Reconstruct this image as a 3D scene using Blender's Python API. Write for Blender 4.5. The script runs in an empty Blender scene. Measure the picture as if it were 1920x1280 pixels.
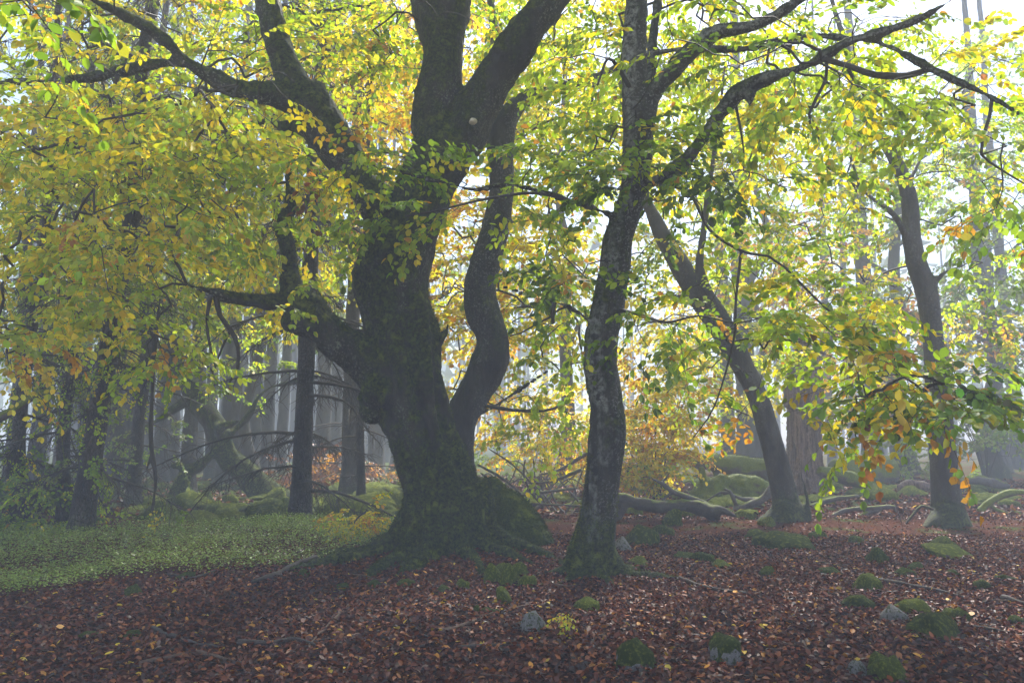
import bpy, bmesh, math, random
import numpy as np
from mathutils import Vector, Matrix

random.seed(7)
RS = np.random.RandomState(11)
sc = bpy.context.scene
C = sc.collection
R = math.radians

# ------------------------------------------------------------------ camera
CAM_Z = 1.5
FPX = 1493.0                      # focal length in photograph pixels (1920 wide)
PITCH = math.atan(185.0 / FPX)
cam_d = bpy.data.cameras.new('camera')
cam_d.sensor_width = 36.0
cam_d.lens = 36.0 * FPX / 1920.0
cam_d.clip_start = 0.05
cam_d.clip_end = 2000.0
cam = bpy.data.objects.new('camera', cam_d)
cam.location = (0, 0, CAM_Z)
cam.rotation_euler = (R(90) + PITCH, 0, 0)
C.objects.link(cam)
sc.camera = cam

# ------------------------------------------------------------------ light
SUN_EL, SUN_AZ = 48.0, 18.0        # degrees; azimuth measured from the view axis towards the right
w = bpy.data.worlds.new('World')
sc.world = w
w.use_nodes = True
nt = w.node_tree
nt.nodes.clear()
sky = nt.nodes.new('ShaderNodeTexSky')
sky.sky_type = 'NISHITA'
sky.sun_disc = False
sky.sun_elevation = R(SUN_EL)
sky.sun_rotation = R(SUN_AZ)
sky.air_density = 1.0
sky.dust_density = 0.8
bg = nt.nodes.new('ShaderNodeBackground')
bg.inputs['Strength'].default_value = 0.05
wo = nt.nodes.new('ShaderNodeOutputWorld')
nt.links.new(sky.outputs[0], bg.inputs['Color'])
nt.links.new(bg.outputs[0], wo.inputs['Surface'])

sun_d = bpy.data.lights.new('sun', 'SUN')
sun_d.energy = 3.0
sun_d.angle = R(10)
sun_d.color = (1.0, 0.95, 0.86)
sun = bpy.data.objects.new('sun', sun_d)
sv = Vector((math.sin(R(SUN_AZ)) * math.cos(R(SUN_EL)), math.cos(R(SUN_AZ)) * math.cos(R(SUN_EL)), math.sin(R(SUN_EL))))
sun.rotation_euler = sv.to_track_quat('Z', 'Y').to_euler()
sun.location = sv * 60
C.objects.link(sun)

sc.view_settings.view_transform = 'Standard'
sc.view_settings.look = 'None'
sc.view_settings.exposure = 2.9
sc.view_settings.gamma = 1.0
sc.cycles.use_denoising = True
sc.cycles.max_bounces = 6
sc.cycles.diffuse_bounces = 3
sc.cycles.transmission_bounces = 4
sc.cycles.volume_bounces = 1
sc.cycles.use_adaptive_sampling = False
HAZE_DENSITY = 0.0080
HAZE_TOP = 36.0

# ------------------------------------------------------------------ pixel <-> world
_ct, _st = math.cos(PITCH), math.sin(PITCH)
def ray(px, py):
    u, v = px - 960.0, 640.0 - py
    return np.array([u, FPX * _ct - v * _st, FPX * _st + v * _ct])
def P(px, py, Y):
    d = ray(px, py)
    return np.array([0, 0, CAM_Z]) + d * (Y / d[1])
def depth_of(p):
    return p[1] * _ct + (p[2] - CAM_Z) * _st
def project(p):
    p = np.asarray(p, float)
    x, y, z = p[..., 0], p[..., 1], p[..., 2] - CAM_Z
    d = y * _ct + z * _st
    v = -y * _st + z * _ct
    dd = np.where(d < 0.05, 0.05, d)
    return 960 + FPX * x / dd, 640 - FPX * v / dd, d

# ------------------------------------------------------------------ noise
def _h(ix, iy, iz, seed):
    n = (ix * 374761393 + iy * 668265263 + iz * 2147483647 + seed * 974634211) & 0xffffffff
    n = ((n ^ (n >> 13)) * 1274126177) & 0xffffffff
    n = (n ^ (n >> 16)) & 0xffffff
    return n / float(0xffffff)
def vn3(p, seed=0):
    p = np.asarray(p, float)
    i = np.floor(p).astype(np.int64)
    f = p - i
    f = f * f * (3 - 2 * f)
    o = 0
    for dx in (0, 1):
        wx = f[..., 0] if dx else 1 - f[..., 0]
        for dy in (0, 1):
            wy = f[..., 1] if dy else 1 - f[..., 1]
            for dz in (0, 1):
                wz = f[..., 2] if dz else 1 - f[..., 2]
                o = o + wx * wy * wz * _h(i[..., 0] + dx, i[..., 1] + dy, i[..., 2] + dz, seed)
    return o * 2 - 1
def fbm(p, oct=3, seed=0):
    p = np.asarray(p, float)
    a, s, o = 1.0, 1.0, 0
    for k in range(oct):
        o = o + a * vn3(p * s + 17.3 * k, seed + k)
        a *= 0.5
        s *= 2.03
    return o

# ------------------------------------------------------------------ ground height
MAIN_Y = 10.3
_mb = (P(845, 1040, MAIN_Y)[0], MAIN_Y)
def hgt(x, y):
    x = np.asarray(x, float); y = np.asarray(y, float)
    p = np.stack([x * 0.35, y * 0.35, np.zeros_like(x)], -1)
    q = np.stack([x * 1.6, y * 1.6, np.zeros_like(x) + 5], -1)
    far = np.clip((y - 14) / 20, 0, 1)
    h = 0.07 * fbm(p, 2, 3) + 0.022 * fbm(q, 2, 9) + 0.16 * far * vn3(p * 0.6 + 3.1, 21)
    h = h + 0.20 * np.exp(-(((x - _mb[0] - .2) / 1.7) ** 2 + ((y - _mb[1]) / 1.5) ** 2))
    # the bilberry side lies a touch higher, then falls away behind
    h = h + 0.10 * np.exp(-(((x + 5.5) / 2.6) ** 2 + ((y - 11) / 2.5) ** 2))
    return h
def H(x, y):
    return float(hgt(np.array([x]), np.array([y]))[0])
def G(px, py, ymax=90):
    d = ray(px, py)
    d = d / d[1]
    Y = np.concatenate([np.arange(2.5, 30, 0.02), np.arange(30, ymax, 0.2)])
    z = CAM_Z + d[2] * Y
    g = hgt(d[0] * Y, Y)
    k = np.argmax(z <= g)
    if z[k] > g[k]:
        k = len(Y) - 1
    return np.array([d[0] * Y[k], Y[k], g[k]])

# ------------------------------------------------------------------ objects
def tag(o, label=None, cat=None, group=None, kind=None):
    if label: o['label'] = label
    if cat: o['category'] = cat
    if group: o['group'] = group
    if kind: o['kind'] = kind
    return o
def empty(name, loc, label, cat, group=None):
    o = bpy.data.objects.new(name, None)
    o.empty_display_size = 0.2
    o.location = loc
    C.objects.link(o)
    return tag(o, label, cat, group)
def link(name, me, mat, parent=None, loc=None):
    o = bpy.data.objects.new(name, me)
    if mat is not None and not me.materials:
        me.materials.append(mat)
    C.objects.link(o)
    if parent is not None: o.parent = parent
    if loc is not None: o.location = loc
    return o
def quad_mesh(name, V, F, col=None, smooth=False):
    V = np.ascontiguousarray(V, dtype=np.float32).reshape(-1, 3)
    F = np.ascontiguousarray(F, dtype=np.int32)
    k = F.shape[1]
    me = bpy.data.meshes.new(name)
    me.vertices.add(len(V)); me.vertices.foreach_set('co', V.ravel())
    me.loops.add(F.size); me.loops.foreach_set('vertex_index', F.ravel())
    me.polygons.add(len(F))
    me.polygons.foreach_set('loop_start', np.arange(0, F.size, k, dtype=np.int32))
    try:
        me.polygons.foreach_set('loop_total', np.full(len(F), k, dtype=np.int32))
    except Exception:
        pass
    if smooth:
        me.polygons.foreach_set('use_smooth', np.ones(len(F), dtype=bool))
    if col is not None:
        a = me.attributes.new('tint', 'FLOAT_COLOR', 'POINT')
        a.data.foreach_set('color', np.ascontiguousarray(col, dtype=np.float32).ravel())
    me.update(calc_edges=True)
    return me
class Bag:
    """collects quads of many tubes into one mesh"""
    def __init__(s): s.V, s.F, s.n = [], [], 0
    def add(s, V, F):
        s.V.append(V); s.F.append(F + s.n); s.n += len(V)
    def mesh(s, name, smooth=True):
        return quad_mesh(name, np.concatenate(s.V), np.concatenate(s.F), smooth=smooth)
def catmull(pts, step):
    pts = np.asarray(pts, float)
    q = np.vstack([2 * pts[0] - pts[1], pts, 2 * pts[-1] - pts[-2]])
    out = []
    for i in range(1, len(q) - 2):
        n = max(1, int(np.linalg.norm((q[i + 1] - q[i])[:3]) / step))
        t = (np.arange(n) / n)[:, None]
        a, b, c, d = q[i - 1], q[i], q[i + 1], q[i + 2]
        out.append(0.5 * ((2 * b) + (c - a) * t + (2 * a - 5 * b + 4 * c - d) * t ** 2 + (3 * b - a - 3 * c + d) * t ** 3))
    out.append(pts[-1:])
    return np.vstack(out)
def tube(pr, sides=8, cap=True, lump=0.0, freq=3.0, seed=0):
    """pr: (n,4) path with radius in column 3 -> quads; ends pinched closed"""
    pr = np.asarray(pr, float)
    p, r = pr[:, :3], np.maximum(pr[:, 3], 0.0008)
    n = len(p)
    t = np.gradient(p, axis=0)
    t /= np.linalg.norm(t, axis=1)[:, None] + 1e-9
    up = np.array([0.13, 0.21, 0.97]) if abs(t[0, 2]) < 0.9 else np.array([1.0, 0.1, 0.05])
    nrm = np.zeros_like(p)
    v = up - t[0] * (up @ t[0])
    for i in range(n):
        v = v - t[i] * (v @ t[i])
        v = v / (np.linalg.norm(v) + 1e-9)
        nrm[i] = v
    b = np.cross(t, nrm)
    a = np.arange(sides) * 2 * math.pi / sides
    d = np.cos(a)[None, :, None] * nrm[:, None] + np.sin(a)[None, :, None] * b[:, None]
    rr = np.repeat(r[:, None], sides, 1)
    if lump:
        q = p[:, None] + d * r[:, None, None]
        rr = rr * (1 + lump * fbm(q * freq, 3, seed))
    V = (p[:, None] + d * rr[..., None]).reshape(-1, 3)
    i = np.arange(n - 1)[:, None] * sides
    j = np.arange(sides)[None]
    j2 = (j + 1) % sides
    F = np.stack([i + j, i + j2, i + sides + j2, i + sides + j], -1).reshape(-1, 4)
    if cap:
        base = len(V)
        V = np.vstack([V, p[0] - t[0] * r[0] * .3, p[-1] + t[-1] * r[-1] * .3])
        cf = []
        for k in range(0, sides, 2):
            cf.append([base, (k + 2) % sides, k + 1, k])
            o = (n - 1) * sides
            cf.append([base + 1, o + k, o + k + 1, o + (k + 2) % sides])
        F = np.vstack([F, np.array(cf)])
    return V, F

def remesh(parts, voxel, smooth_it=6, name='trunk'):
    bag = Bag()
    for V, F in parts: bag.add(V, F)
    me = bag.mesh('tmp')
    o = bpy.data.objects.new('tmp', me)
    C.objects.link(o)
    m = o.modifiers.new('r', 'REMESH'); m.mode = 'VOXEL'; m.voxel_size = voxel; m.use_smooth_shade = True
    s = o.modifiers.new('s', 'SMOOTH'); s.factor = 0.5; s.iterations = smooth_it
    dg = bpy.context.evaluated_depsgraph_get()
    dg.update()
    out = bpy.data.meshes.new_from_object(o.evaluated_get(dg))
    out.name = name
    bpy.data.objects.remove(o)
    bpy.data.meshes.remove(me)
    out.materials.clear()
    return out
def mesh_co(me):
    V = np.empty(len(me.vertices) * 3, dtype=np.float32); me.vertices.foreach_get('co', V)
    return V.reshape(-1, 3).astype(float)
def mesh_no(me):
    N = np.empty(len(me.vertices) * 3, dtype=np.float32); me.vertices.foreach_get('normal', N)
    return N.reshape(-1, 3).astype(float)
def set_co(me, V):
    me.vertices.foreach_set('co', np.ascontiguousarray(V, dtype=np.float32).ravel()); me.update()

# ------------------------------------------------------------------ materials
def new_mat(name):
    m = bpy.data.materials.new(name); m.use_nodes = True
    m.node_tree.nodes.clear()
    return m, m.node_tree
class N:
    def __init__(s, nt): s.nt = nt
    def n(s, t, **kw):
        x = s.nt.nodes.new(t)
        for k, v in kw.items(): setattr(x, k, v)
        return x
    def l(s, a, b): s.nt.links.new(a, b)
    def val(s, sock, v):
        if isinstance(v, (int, float, tuple)): sock.default_value = v
        else: s.l(v, sock)
    def noise(s, scale, detail=4, rough=.55, vec=None, dist=0):
        x = s.n('ShaderNodeTexNoise'); x.inputs['Scale'].default_value = scale
        x.inputs['Detail'].default_value = detail; x.inputs['Roughness'].default_value = rough
        x.inputs['Distortion'].default_value = dist
        if vec is not None: s.l(vec, x.inputs['Vector'])
        return x.outputs['Fac']
    def ramp(s, fac, *stops):
        x = s.n('ShaderNodeValToRGB')
        e = x.color_ramp.elements
        while len(e) < len(stops): e.new(0.5)
        for i, (p, c) in enumerate(stops):
            e[i].position = p
            e[i].color = (c, c, c, 1) if isinstance(c, (int, float)) else (*c, 1)
        s.l(fac, x.inputs[0])
        return x.outputs[0]
    def mix(s, fac, a, b, mode='MIX'):
        x = s.n('ShaderNodeMix', data_type='RGBA', blend_type=mode)
        s.val(x.inputs[0], fac)
        for sock, v in ((x.inputs[6], a), (x.inputs[7], b)):
            if isinstance(v, tuple): sock.default_value = (*v, 1)
            else: s.l(v, sock)
        return x.outputs[2]
    def math(s, op, a, b=0.0, clamp=False):
        x = s.n('ShaderNodeMath', operation=op, use_clamp=clamp)
        s.val(x.inputs[0], a); s.val(x.inputs[1], b)
        return x.outputs[0]
    def coords(s, scale=(1, 1, 1)):
        x = s.n('ShaderNodeTexCoord'); m = s.n('ShaderNodeMapping')
        m.inputs['Scale'].default_value = scale
        s.l(x.outputs['Object'], m.inputs[0])
        return m.outputs[0]
    def out(s, col, rough=.8, bump=None, bstr=.4, bdist=.02, spec=.3, sheen=0):
        b = s.n('ShaderNodeBsdfPrincipled')
        s.val(b.inputs['Base Color'], (*col, 1) if isinstance(col, tuple) else col)
        s.val(b.inputs['Roughness'], rough)
        b.inputs['Specular IOR Level'].default_value = spec
        if sheen:
            b.inputs['Sheen Weight'].default_value = sheen
        if bump is not None:
            x = s.n('ShaderNodeBump'); x.inputs['Strength'].default_value = bstr
            x.inputs['Distance'].default_value = bdist
            s.l(bump, x.inputs['Height']); s.l(x.outputs[0], b.inputs['Normal'])
        o = s.n('ShaderNodeOutputMaterial'); s.l(b.outputs[0], o.inputs['Surface'])

MOSS_D, MOSS_M, MOSS_L = (.024, .036, .004), (.072, .100, .009), (.17, .195, .018)
def bark_material(name, base, dark, lichen, moss, lichen_amt=.6, moss_low=1.2, vert=0.35, scaly=False, stripe=None):
    """moss: 0..1 how much of the surface is covered; moss_low: height in m below which it thickens"""
    m, t = new_mat(name); k = N(t)
    v = k.coords((1, 1, vert)); vi = k.coords()
    n1 = k.noise(3.2, 5, .6, v)
    n2 = k.noise(24, 4, .6, v)
    col = k.mix(k.ramp(n1, (.35, 0.0), (.65, 1.0)), dark, base)
    col = k.mix(k.math('MULTIPLY', k.ramp(n2, (.45, 0.0), (.7, 1.0)), .45), col, dark)
    if scaly:
        vo = k.n('ShaderNodeTexVoronoi', feature='DISTANCE_TO_EDGE'); vo.inputs['Scale'].default_value = 26
        k.l(k.coords((1, 1, .45)), vo.inputs['Vector'])
        cr = k.ramp(vo.outputs['Distance'], (.0, 0.0), (.12, 1.0))
        col = k.mix(cr, dark, col)
    # crustose lichen: pale flecks gathered in drifts
    drift = k.ramp(k.noise(1.7, 3, .6, v), (.42, 0.0), (.58, 1.0))
    fl = k.ramp(k.noise(34, 4, .75, vi), (.55, 0.0), (.61, 1.0))
    fl2 = k.ramp(k.noise(11, 3, .7, vi), (.60, 0.0), (.66, 1.0))
    lf = k.math('MULTIPLY', k.math('MULTIPLY', drift, k.math('MAXIMUM', fl, k.math('MULTIPLY', fl2, .6))), lichen_amt)
    if stripe:
        gn = k.n('ShaderNodeNewGeometry'); dt = k.n('ShaderNodeVectorMath', operation='DOT_PRODUCT')
        k.l(gn.outputs['Normal'], dt.inputs[0]); dt.inputs[1].default_value = stripe
        st = k.ramp(k.math('ADD', dt.outputs['Value'], k.math('MULTIPLY', k.math('SUBTRACT', k.noise(2.4, 4, .65, v), .5), 1.3)), (.80, 0.0), (.97, 1.0))
        pt = k.ramp(k.noise(16, 5, .75, vi), (.42, 0.0), (.58, 1.0))
        lf = k.math('MAXIMUM', lf, k.math('MULTIPLY', k.math('MULTIPLY', st, pt), .55))
    col = k.mix(lf, col, lichen)
    # moss: upper faces, low on the trunk, and in streaks
    g = k.n('ShaderNodeNewGeometry'); sx = k.n('ShaderNodeSeparateXYZ'); k.l(g.outputs['Normal'], sx.inputs[0])
    px_ = k.n('ShaderNodeSeparateXYZ'); k.l(vi, px_.inputs[0])
    low = k.math('SUBTRACT', 1.0, k.math('DIVIDE', px_.outputs['Z'], moss_low), clamp=True)
    ms = k.noise(2.1, 4, .62, v, .4)
    ms2 = k.noise(17, 3, .6, v)
    s_ = k.math('ADD', k.math('MULTIPLY', sx.outputs['Z'], .30), k.math('MULTIPLY', low, .34))
    s_ = k.math('ADD', s_, k.math('ADD', ms, k.math('MULTIPLY', ms2, .25)))
    th = 1.0 - .62 * moss
    mf = k.ramp(s_, (max(0.0, th - .13), 0.0), (min(1.0, th + .09), 1.0))
    mc = k.mix(k.ramp(k.noise(26, 5, .75, vi), (.40, 0.0), (.60, 1.0)), (.010, .014, .003), MOSS_M)
    mc = k.mix(k.ramp(k.noise(7, 4, .65, vi), (.54, 0.0), (.70, 1.0)), mc, MOSS_L)
    mf = k.math('MULTIPLY', mf, min(1.0, moss * 2.2))
    col = k.mix(mf, col, mc)
    bh = k.math('ADD', k.math('MULTIPLY', k.noise(30, 5, .7, v), .6), k.math('MULTIPLY', k.noise(90, 3, .7, vi), k.math('ADD', .25, mf)))
    if scaly: bh = k.math('ADD', bh, cr)
    k.out(col, k.math('ADD', .62, k.math('MULTIPLY', mf, .3)), bh, 1.0, .05, .25)
    return m
def moss_material(name, d=MOSS_D, mid=MOSS_M, lt=MOSS_L, scale=1.0):
    m, t = new_mat(name); k = N(t); vi = k.coords()
    c = k.mix(k.ramp(k.noise(42 * scale, 4, .7, vi), (.36, 0.0), (.64, 1.0)), d, mid)
    c = k.mix(k.ramp(k.noise(6 * scale, 3, .6, vi), (.50, 0.0), (.72, 1.0)), c, lt)
    c = k.mix(k.ramp(k.noise(3.3 * scale, 3, .6, vi), (.62, 0.0), (.8, 1.0)), c, (.06, .035, .012))
    k.out(c, .95, k.noise(110 * scale, 4, .75, vi), 1.0, .03, .1)
    return m
def rock_material(name):
    m, t = new_mat(name); k = N(t); vi = k.coords()
    c = k.mix(k.noise(7, 5, .65, vi), (.07, .06, .055), (.26, .24, .23))
    c = k.mix(k.ramp(k.noise(30, 3, .7, vi), (.56, 0.0), (.62, 1.0)), c, (.33, .34, .30))
    c = k.mix(k.ramp(k.noise(4, 4, .6, vi), (.5, 0.0), (.6, 1.0)), c, (.05, .06, .018))
    k.out(c, .8, k.noise(26, 6, .7, vi), .8, .03, .25)
    return m
def wood_material(name, a, b, streak=.12, gloss=.75, moss=0.0, grain=None):
    m, t = new_mat(name); k = N(t); vi = k.coords()
    c = k.mix(k.noise(9, 5, .65, k.coords((1, 1, 1))), a, b)
    if grain:
        gr = k.ramp(k.noise(2.2, 5, .7, k.coords(grain), .8), (.36, 0.0), (.62, 1.0))
        c = k.mix(gr, tuple(x * .35 for x in a), c)
    c = k.mix(k.ramp(k.noise(40, 4, .7, vi), (.5, 0.0), (.7, .7)), c, tuple(x * .35 for x in a))
    if moss:
        g = k.n('ShaderNodeNewGeometry'); sx = k.n('ShaderNodeSeparateXYZ'); k.l(g.outputs['Normal'], sx.inputs[0])
        s_ = k.math('ADD', k.math('MULTIPLY', sx.outputs['Z'], .35), k.noise(2.5, 4, .6, vi))
        mf = k.ramp(s_, (max(0, .86 - .6 * moss), 0.0), (min(1, 1.0 - .6 * moss), 1.0))
        mc = k.mix(k.ramp(k.noise(36, 4, .7, vi), (.35, 0.0), (.62, 1.0)), MOSS_M, MOSS_L)
        c = k.mix(mf, c, mc)
    k.out(c, gloss, k.noise(34, 5, .7, vi), .8, .02, .3)
    return m
def leaf_material(name, trans=.5, gloss=.06, rough=.45):
    m, t = new_mat(name); k = N(t)
    a = k.n('ShaderNodeAttribute', attribute_name='tint')
    n_ = k.noise(60, 3, .6, k.coords())
    col = k.mix(k.math('MULTIPLY', k.ramp(n_, (.5, 0.0), (.72, 1.0)), .35), a.outputs['Color'], k.mix(.6, a.outputs['Color'], (.10, .04, .01)))
    d = k.n('ShaderNodeBsdfDiffuse'); k.l(col, d.inputs[0])
    tr = k.n('ShaderNodeBsdfTranslucent'); k.l(col, tr.inputs[0])
    mx = k.n('ShaderNodeMixShader'); mx.inputs[0].default_value = trans
    k.l(d.outputs[0], mx.inputs[1]); k.l(tr.outputs[0], mx.inputs[2])
    g = k.n('ShaderNodeBsdfGlossy'); g.inputs['Roughness'].default_value = rough
    m2 = k.n('ShaderNodeMixShader'); m2.inputs[0].default_value = gloss
    k.l(mx.outputs[0], m2.inputs[1]); k.l(g.outputs[0], m2.inputs[2])
    o = k.n('ShaderNodeOutputMaterial'); k.l(m2.outputs[0], o.inputs['Surface'])
    return m

M_MAIN = bark_material('old_beech_bark', (.055, .048, .038), (.014, .012, .009), (.32, .34, .24), .62, .62, 1.3)
M_BEECH = bark_material('beech_bark', (.070, .062, .050), (.018, .015, .012), (.34, .35, .31), .38, .60, .95)
M_LICHEN = bark_material('lichened_beech_bark', (.070, .062, .050), (.018, .015, .012), (.40, .41, .37), .40, .60, .95, stripe=(-.62, -.78, 0))
M_MISTB = bark_material('smooth_beech_bark', (.10, .088, .075), (.04, .034, .028), (.3, .3, .28), .30, .3, .8)
M_GNARL = bark_material('mossy_gnarled_bark', (.09, .08, .065), (.02, .018, .014), (.3, .3, .25), .62, .3, 1.2)
M_SPRUCE = bark_material('spruce_bark', (.11, .088, .07), (.025, .02, .016), (.3, .32, .29), .22, .4, .6, .5, True)
M_FAR = bark_material('far_trunk_bark', (.10, .09, .08), (.04, .036, .032), (.25, .25, .25), .12, .2, .8)
M_TWIG = wood_material('twig_bark', (.035, .028, .022), (.075, .062, .05))
M_DARKSTICK = wood_material('dark_stick', (.022, .016, .013), (.075, .052, .040))
M_STICK = wood_material('fallen_stick', (.05, .03, .02), (.16, .085, .05))
M_GREYWOOD = wood_material('weathered_grey_wood', (.05, .042, .038), (.17, .145, .14), moss=.25)
M_DARKLOG = wood_material('dark_wet_log', (.030, .024, .020), (.10, .08, .068), moss=.3)
M_MOSSLOG = wood_material('mossy_log', (.06, .045, .035), (.16, .12, .10), moss=.95)
M_STUMP = wood_material('bare_stump_wood', (.13, .075, .06), (.34, .24, .20), moss=.05, grain=(7, 7, .5))
M_MOSS = moss_material('cushion_moss')
M_MOSS2 = moss_material('bright_moss', (.045, .065, .007), (.14, .175, .014), (.27, .29, .028))
M_ROCK = rock_material('granite')
M_LEAF = leaf_material('beech_leaf', .62, .04)
M_LITTER = leaf_material('fallen_leaf', .08, .035, .45)
M_HERB = leaf_material('bilberry_leaf', .35, .08, .4)
M_FUNGUS = wood_material('bracket_flesh', (.5, .42, .30), (.72, .66, .54))

def ground_material():
    m, t = new_mat('leaf_mould'); k = N(t); v = k.coords()
    c = k.ramp(k.noise(16, 6, .75, v, .6), (.28, (.010, .004, .003)), (.46, (.045, .012, .005)), (.60, (.10, .028, .009)), (.78, (.18, .060, .018)))
    fl = k.ramp(k.noise(34, 2, .6, v), (.60, 0.0), (.66, 1.0))
    c = k.mix(k.math('MULTIPLY', fl, .5), c, (.22, .085, .03))
    # mossy and grassy patches further back
    g = k.n('ShaderNodeSeparateXYZ'); k.l(v, g.inputs[0])
    far = k.ramp(k.math('DIVIDE', g.outputs['Y'], 60.0), (.19, 0.0), (.33, 1.0))
    lf = k.ramp(k.math('DIVIDE', k.math('SUBTRACT', 30.0, g.outputs['X']), 60.0), (.44, 0.0), (.56, 1.0))
    amt = k.math('ADD', k.math('MULTIPLY', far, .16), k.math('MULTIPLY', k.math('MULTIPLY', far, lf), .14))
    pm = k.ramp(k.math('ADD', k.noise(.9, 4, .6, v), amt), (.62, 0.0), (.72, 1.0))
    mc = k.mix(k.ramp(k.noise(22, 4, .7, v), (.36, 0.0), (.62, 1.0)), MOSS_D, MOSS_M)
    c = k.mix(pm, c, mc)
    k.out(c, .95, k.noise(40, 5, .75, v), 1.0, .05, .04)
    return m
M_GROUND = ground_material()

# ------------------------------------------------------------------ ground sheet
def axis(lo, hi, c, fine, grow):
    a = [c]; s = fine
    while a[-1] < hi: a.append(a[-1] + s); s *= grow
    b = [c]; s = fine
    while b[-1] > lo: b.append(b[-1] - s); s *= grow
    return np.array(sorted(set(b + a)))
gx = axis(-190, 190, 0.0, .12, 1.028)
gy = axis(-60, 250, 8.0, .11, 1.028)
XX, YY = np.meshgrid(gx, gy)
ZZ = hgt(XX, YY)
nx, ny = len(gx), len(gy)
ii = np.arange(ny - 1)[:, None] * nx + np.arange(nx - 1)[None]
GF = np.stack([ii, ii + 1, ii + nx + 1, ii + nx], -1).reshape(-1, 4)
ground = link('ground', quad_mesh('ground', np.stack([XX, YY, ZZ], -1), GF, smooth=True), M_GROUND)
tag(ground, 'dark leaf mould forest floor running back into the mist', 'ground', kind='structure')

# ------------------------------------------------------------------ leaves
def leaf_template(fold=.35, curl=.25, wide=.62):
    # unit length along +x, width along y
    w2 = wide / 2
    xs = np.array([0, .28, .68, 1.0, .68, .28])
    ys = np.array([0, w2 * .86, w2 * .88, 0, -w2 * .88, -w2 * .86])
    zs = np.abs(ys) * fold - curl * xs ** 2 * .5
    return np.stack([xs, ys, zs], -1)
LEAF_T = np.stack([leaf_template(.25, .15, .68), leaf_template(.5, .5, .64), leaf_template(.1, -.15, .74), leaf_template(.35, .8, .66)])
LEAF_Q = np.array([[0, 1, 2, 3], [0, 3, 4, 5]])
def rot_to(x, zhint):
    x = x / np.linalg.norm(x)
    y = np.cross(zhint, x); y /= np.linalg.norm(y) + 1e-9
    z = np.cross(x, y)
    return np.stack([x, y, z], 1)
def axis_rot(ax, a):
    return np.array(Matrix.Rotation(a, 3, Vector(ax)))

class Spray:
    """a flat beech spray: one twig along +x with alternate side twigs and leaves"""
    def __init__(s, rng, L=.75, leaf=.078, droop=.25, side=.30):
        s.pos, s.R, s.sz, s.tw = [], [], [], Bag()
        zig = [np.zeros(3)]
        n = 9
        for i in range(1, n + 1):
            u = i / n
            zig.append(np.array([L * u, rng.uniform(-.018, .018) * L * 2, -droop * L * u * u + rng.uniform(-.01, .01)]))
        zig = np.array(zig)
        s.tw.add(*tube(np.c_[zig[::3], np.linspace(.0034, .0013, len(zig[::3]))], 3, False)); s.nmain = s.tw.n
        sgn = 1
        def leaf_at(p, d, sg, scale=1.0):
            a = sg * rng.uniform(.5, 1.15)
            dd = axis_rot((0, 0, 1), a) @ d
            dd = dd + np.array([0, 0, rng.uniform(-.75, .10)])
            M = rot_to(dd, np.array([rng.normal(0, .35), rng.normal(0, .35), 1.0]))
            s.pos.append(p); s.R.append(M); s.sz.append(leaf * scale * rng.uniform(.72, 1.25))
        for i in range(1, n + 1):
            p = zig[i]; d = zig[i] - zig[i - 1]; d = d / np.linalg.norm(d)
            sgn = -sgn
            if i < n - 1 and rng.uniform() < .86:
                ln = side * (1.05 - .62 * i / n) * rng.uniform(.6, 1.25)
                a = sgn * rng.uniform(.55, .95)
                sd = axis_rot((0, 0, 1), a) @ d
                m = max(2, int(ln / .05))
                q = [p]
                for j in range(1, m + 1):
                    sd = axis_rot((0, 0, 1), -sgn * .05 + rng.uniform(-.12, .12)) @ sd
                    q.append(q[-1] + sd * ln / m + np.array([0, 0, -.22 * ln / m * (j / m)]))
                q = np.array(q)
                s.tw.add(*tube(np.c_[q[[0, -1]], [.002, .0009]], 3, False))
                sg = sgn
                for j in range(1, m + 1):
                    sg = -sg
                    leaf_at(q[j], sd, sg)
                leaf_at(q[-1], sd, rng.uniform(-.2, .2))
            leaf_at(p, d, -sgn)
        leaf_at(zig[-1], d, .1)
        s.pos, s.R, s.sz = np.array(s.pos), np.array(s.R), np.array(s.sz)
        s.tV, s.tF = np.concatenate(s.tw.V), np.concatenate(s.tw.F)
SPR = [Spray(RS, RS.uniform(.65, 1.05), .089, RS.uniform(.1, .5), RS.uniform(.24, .40)) for _ in range(9)]

# linear colours
GRN = np.array([.19, .30, .012]); YGR = np.array([.38, .49, .012]); YEL = np.array([.76, .62, .012])
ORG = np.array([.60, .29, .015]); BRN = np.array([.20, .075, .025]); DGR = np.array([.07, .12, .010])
PALE = np.array([.55, .55, .03]); FADE = np.array([.20, .24, .06])
PAL = {
    'green':  [(GRN, .45), (YGR, .40), (YEL, .10), (ORG, .05)],
    'mixed':  [(GRN, .26), (YGR, .50), (YEL, .225), (ORG, .01), (BRN, .005)],
    'bright': [(YGR, .48), (YEL, .34), (PALE, .165), (ORG, .015)],
    'gold':   [(YEL, .66), (YGR, .14), (ORG, .20)],
    'orange': [(ORG, .62), (YEL, .25), (BRN, .13)],
    'brown':  [(BRN, .75), (ORG, .25)],
    'fresh':  [(GRN, .70), (YGR, .30)],
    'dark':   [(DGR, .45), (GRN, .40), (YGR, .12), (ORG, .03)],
    'faded':  [(FADE, .6), (GRN, .4)],
}
def pick(pal, rng):
    r = rng.uniform()
    for c, wgt in PAL[pal]:
        r -= wgt
        if r <= 0: return c
    return PAL[pal][0][0]

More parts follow.
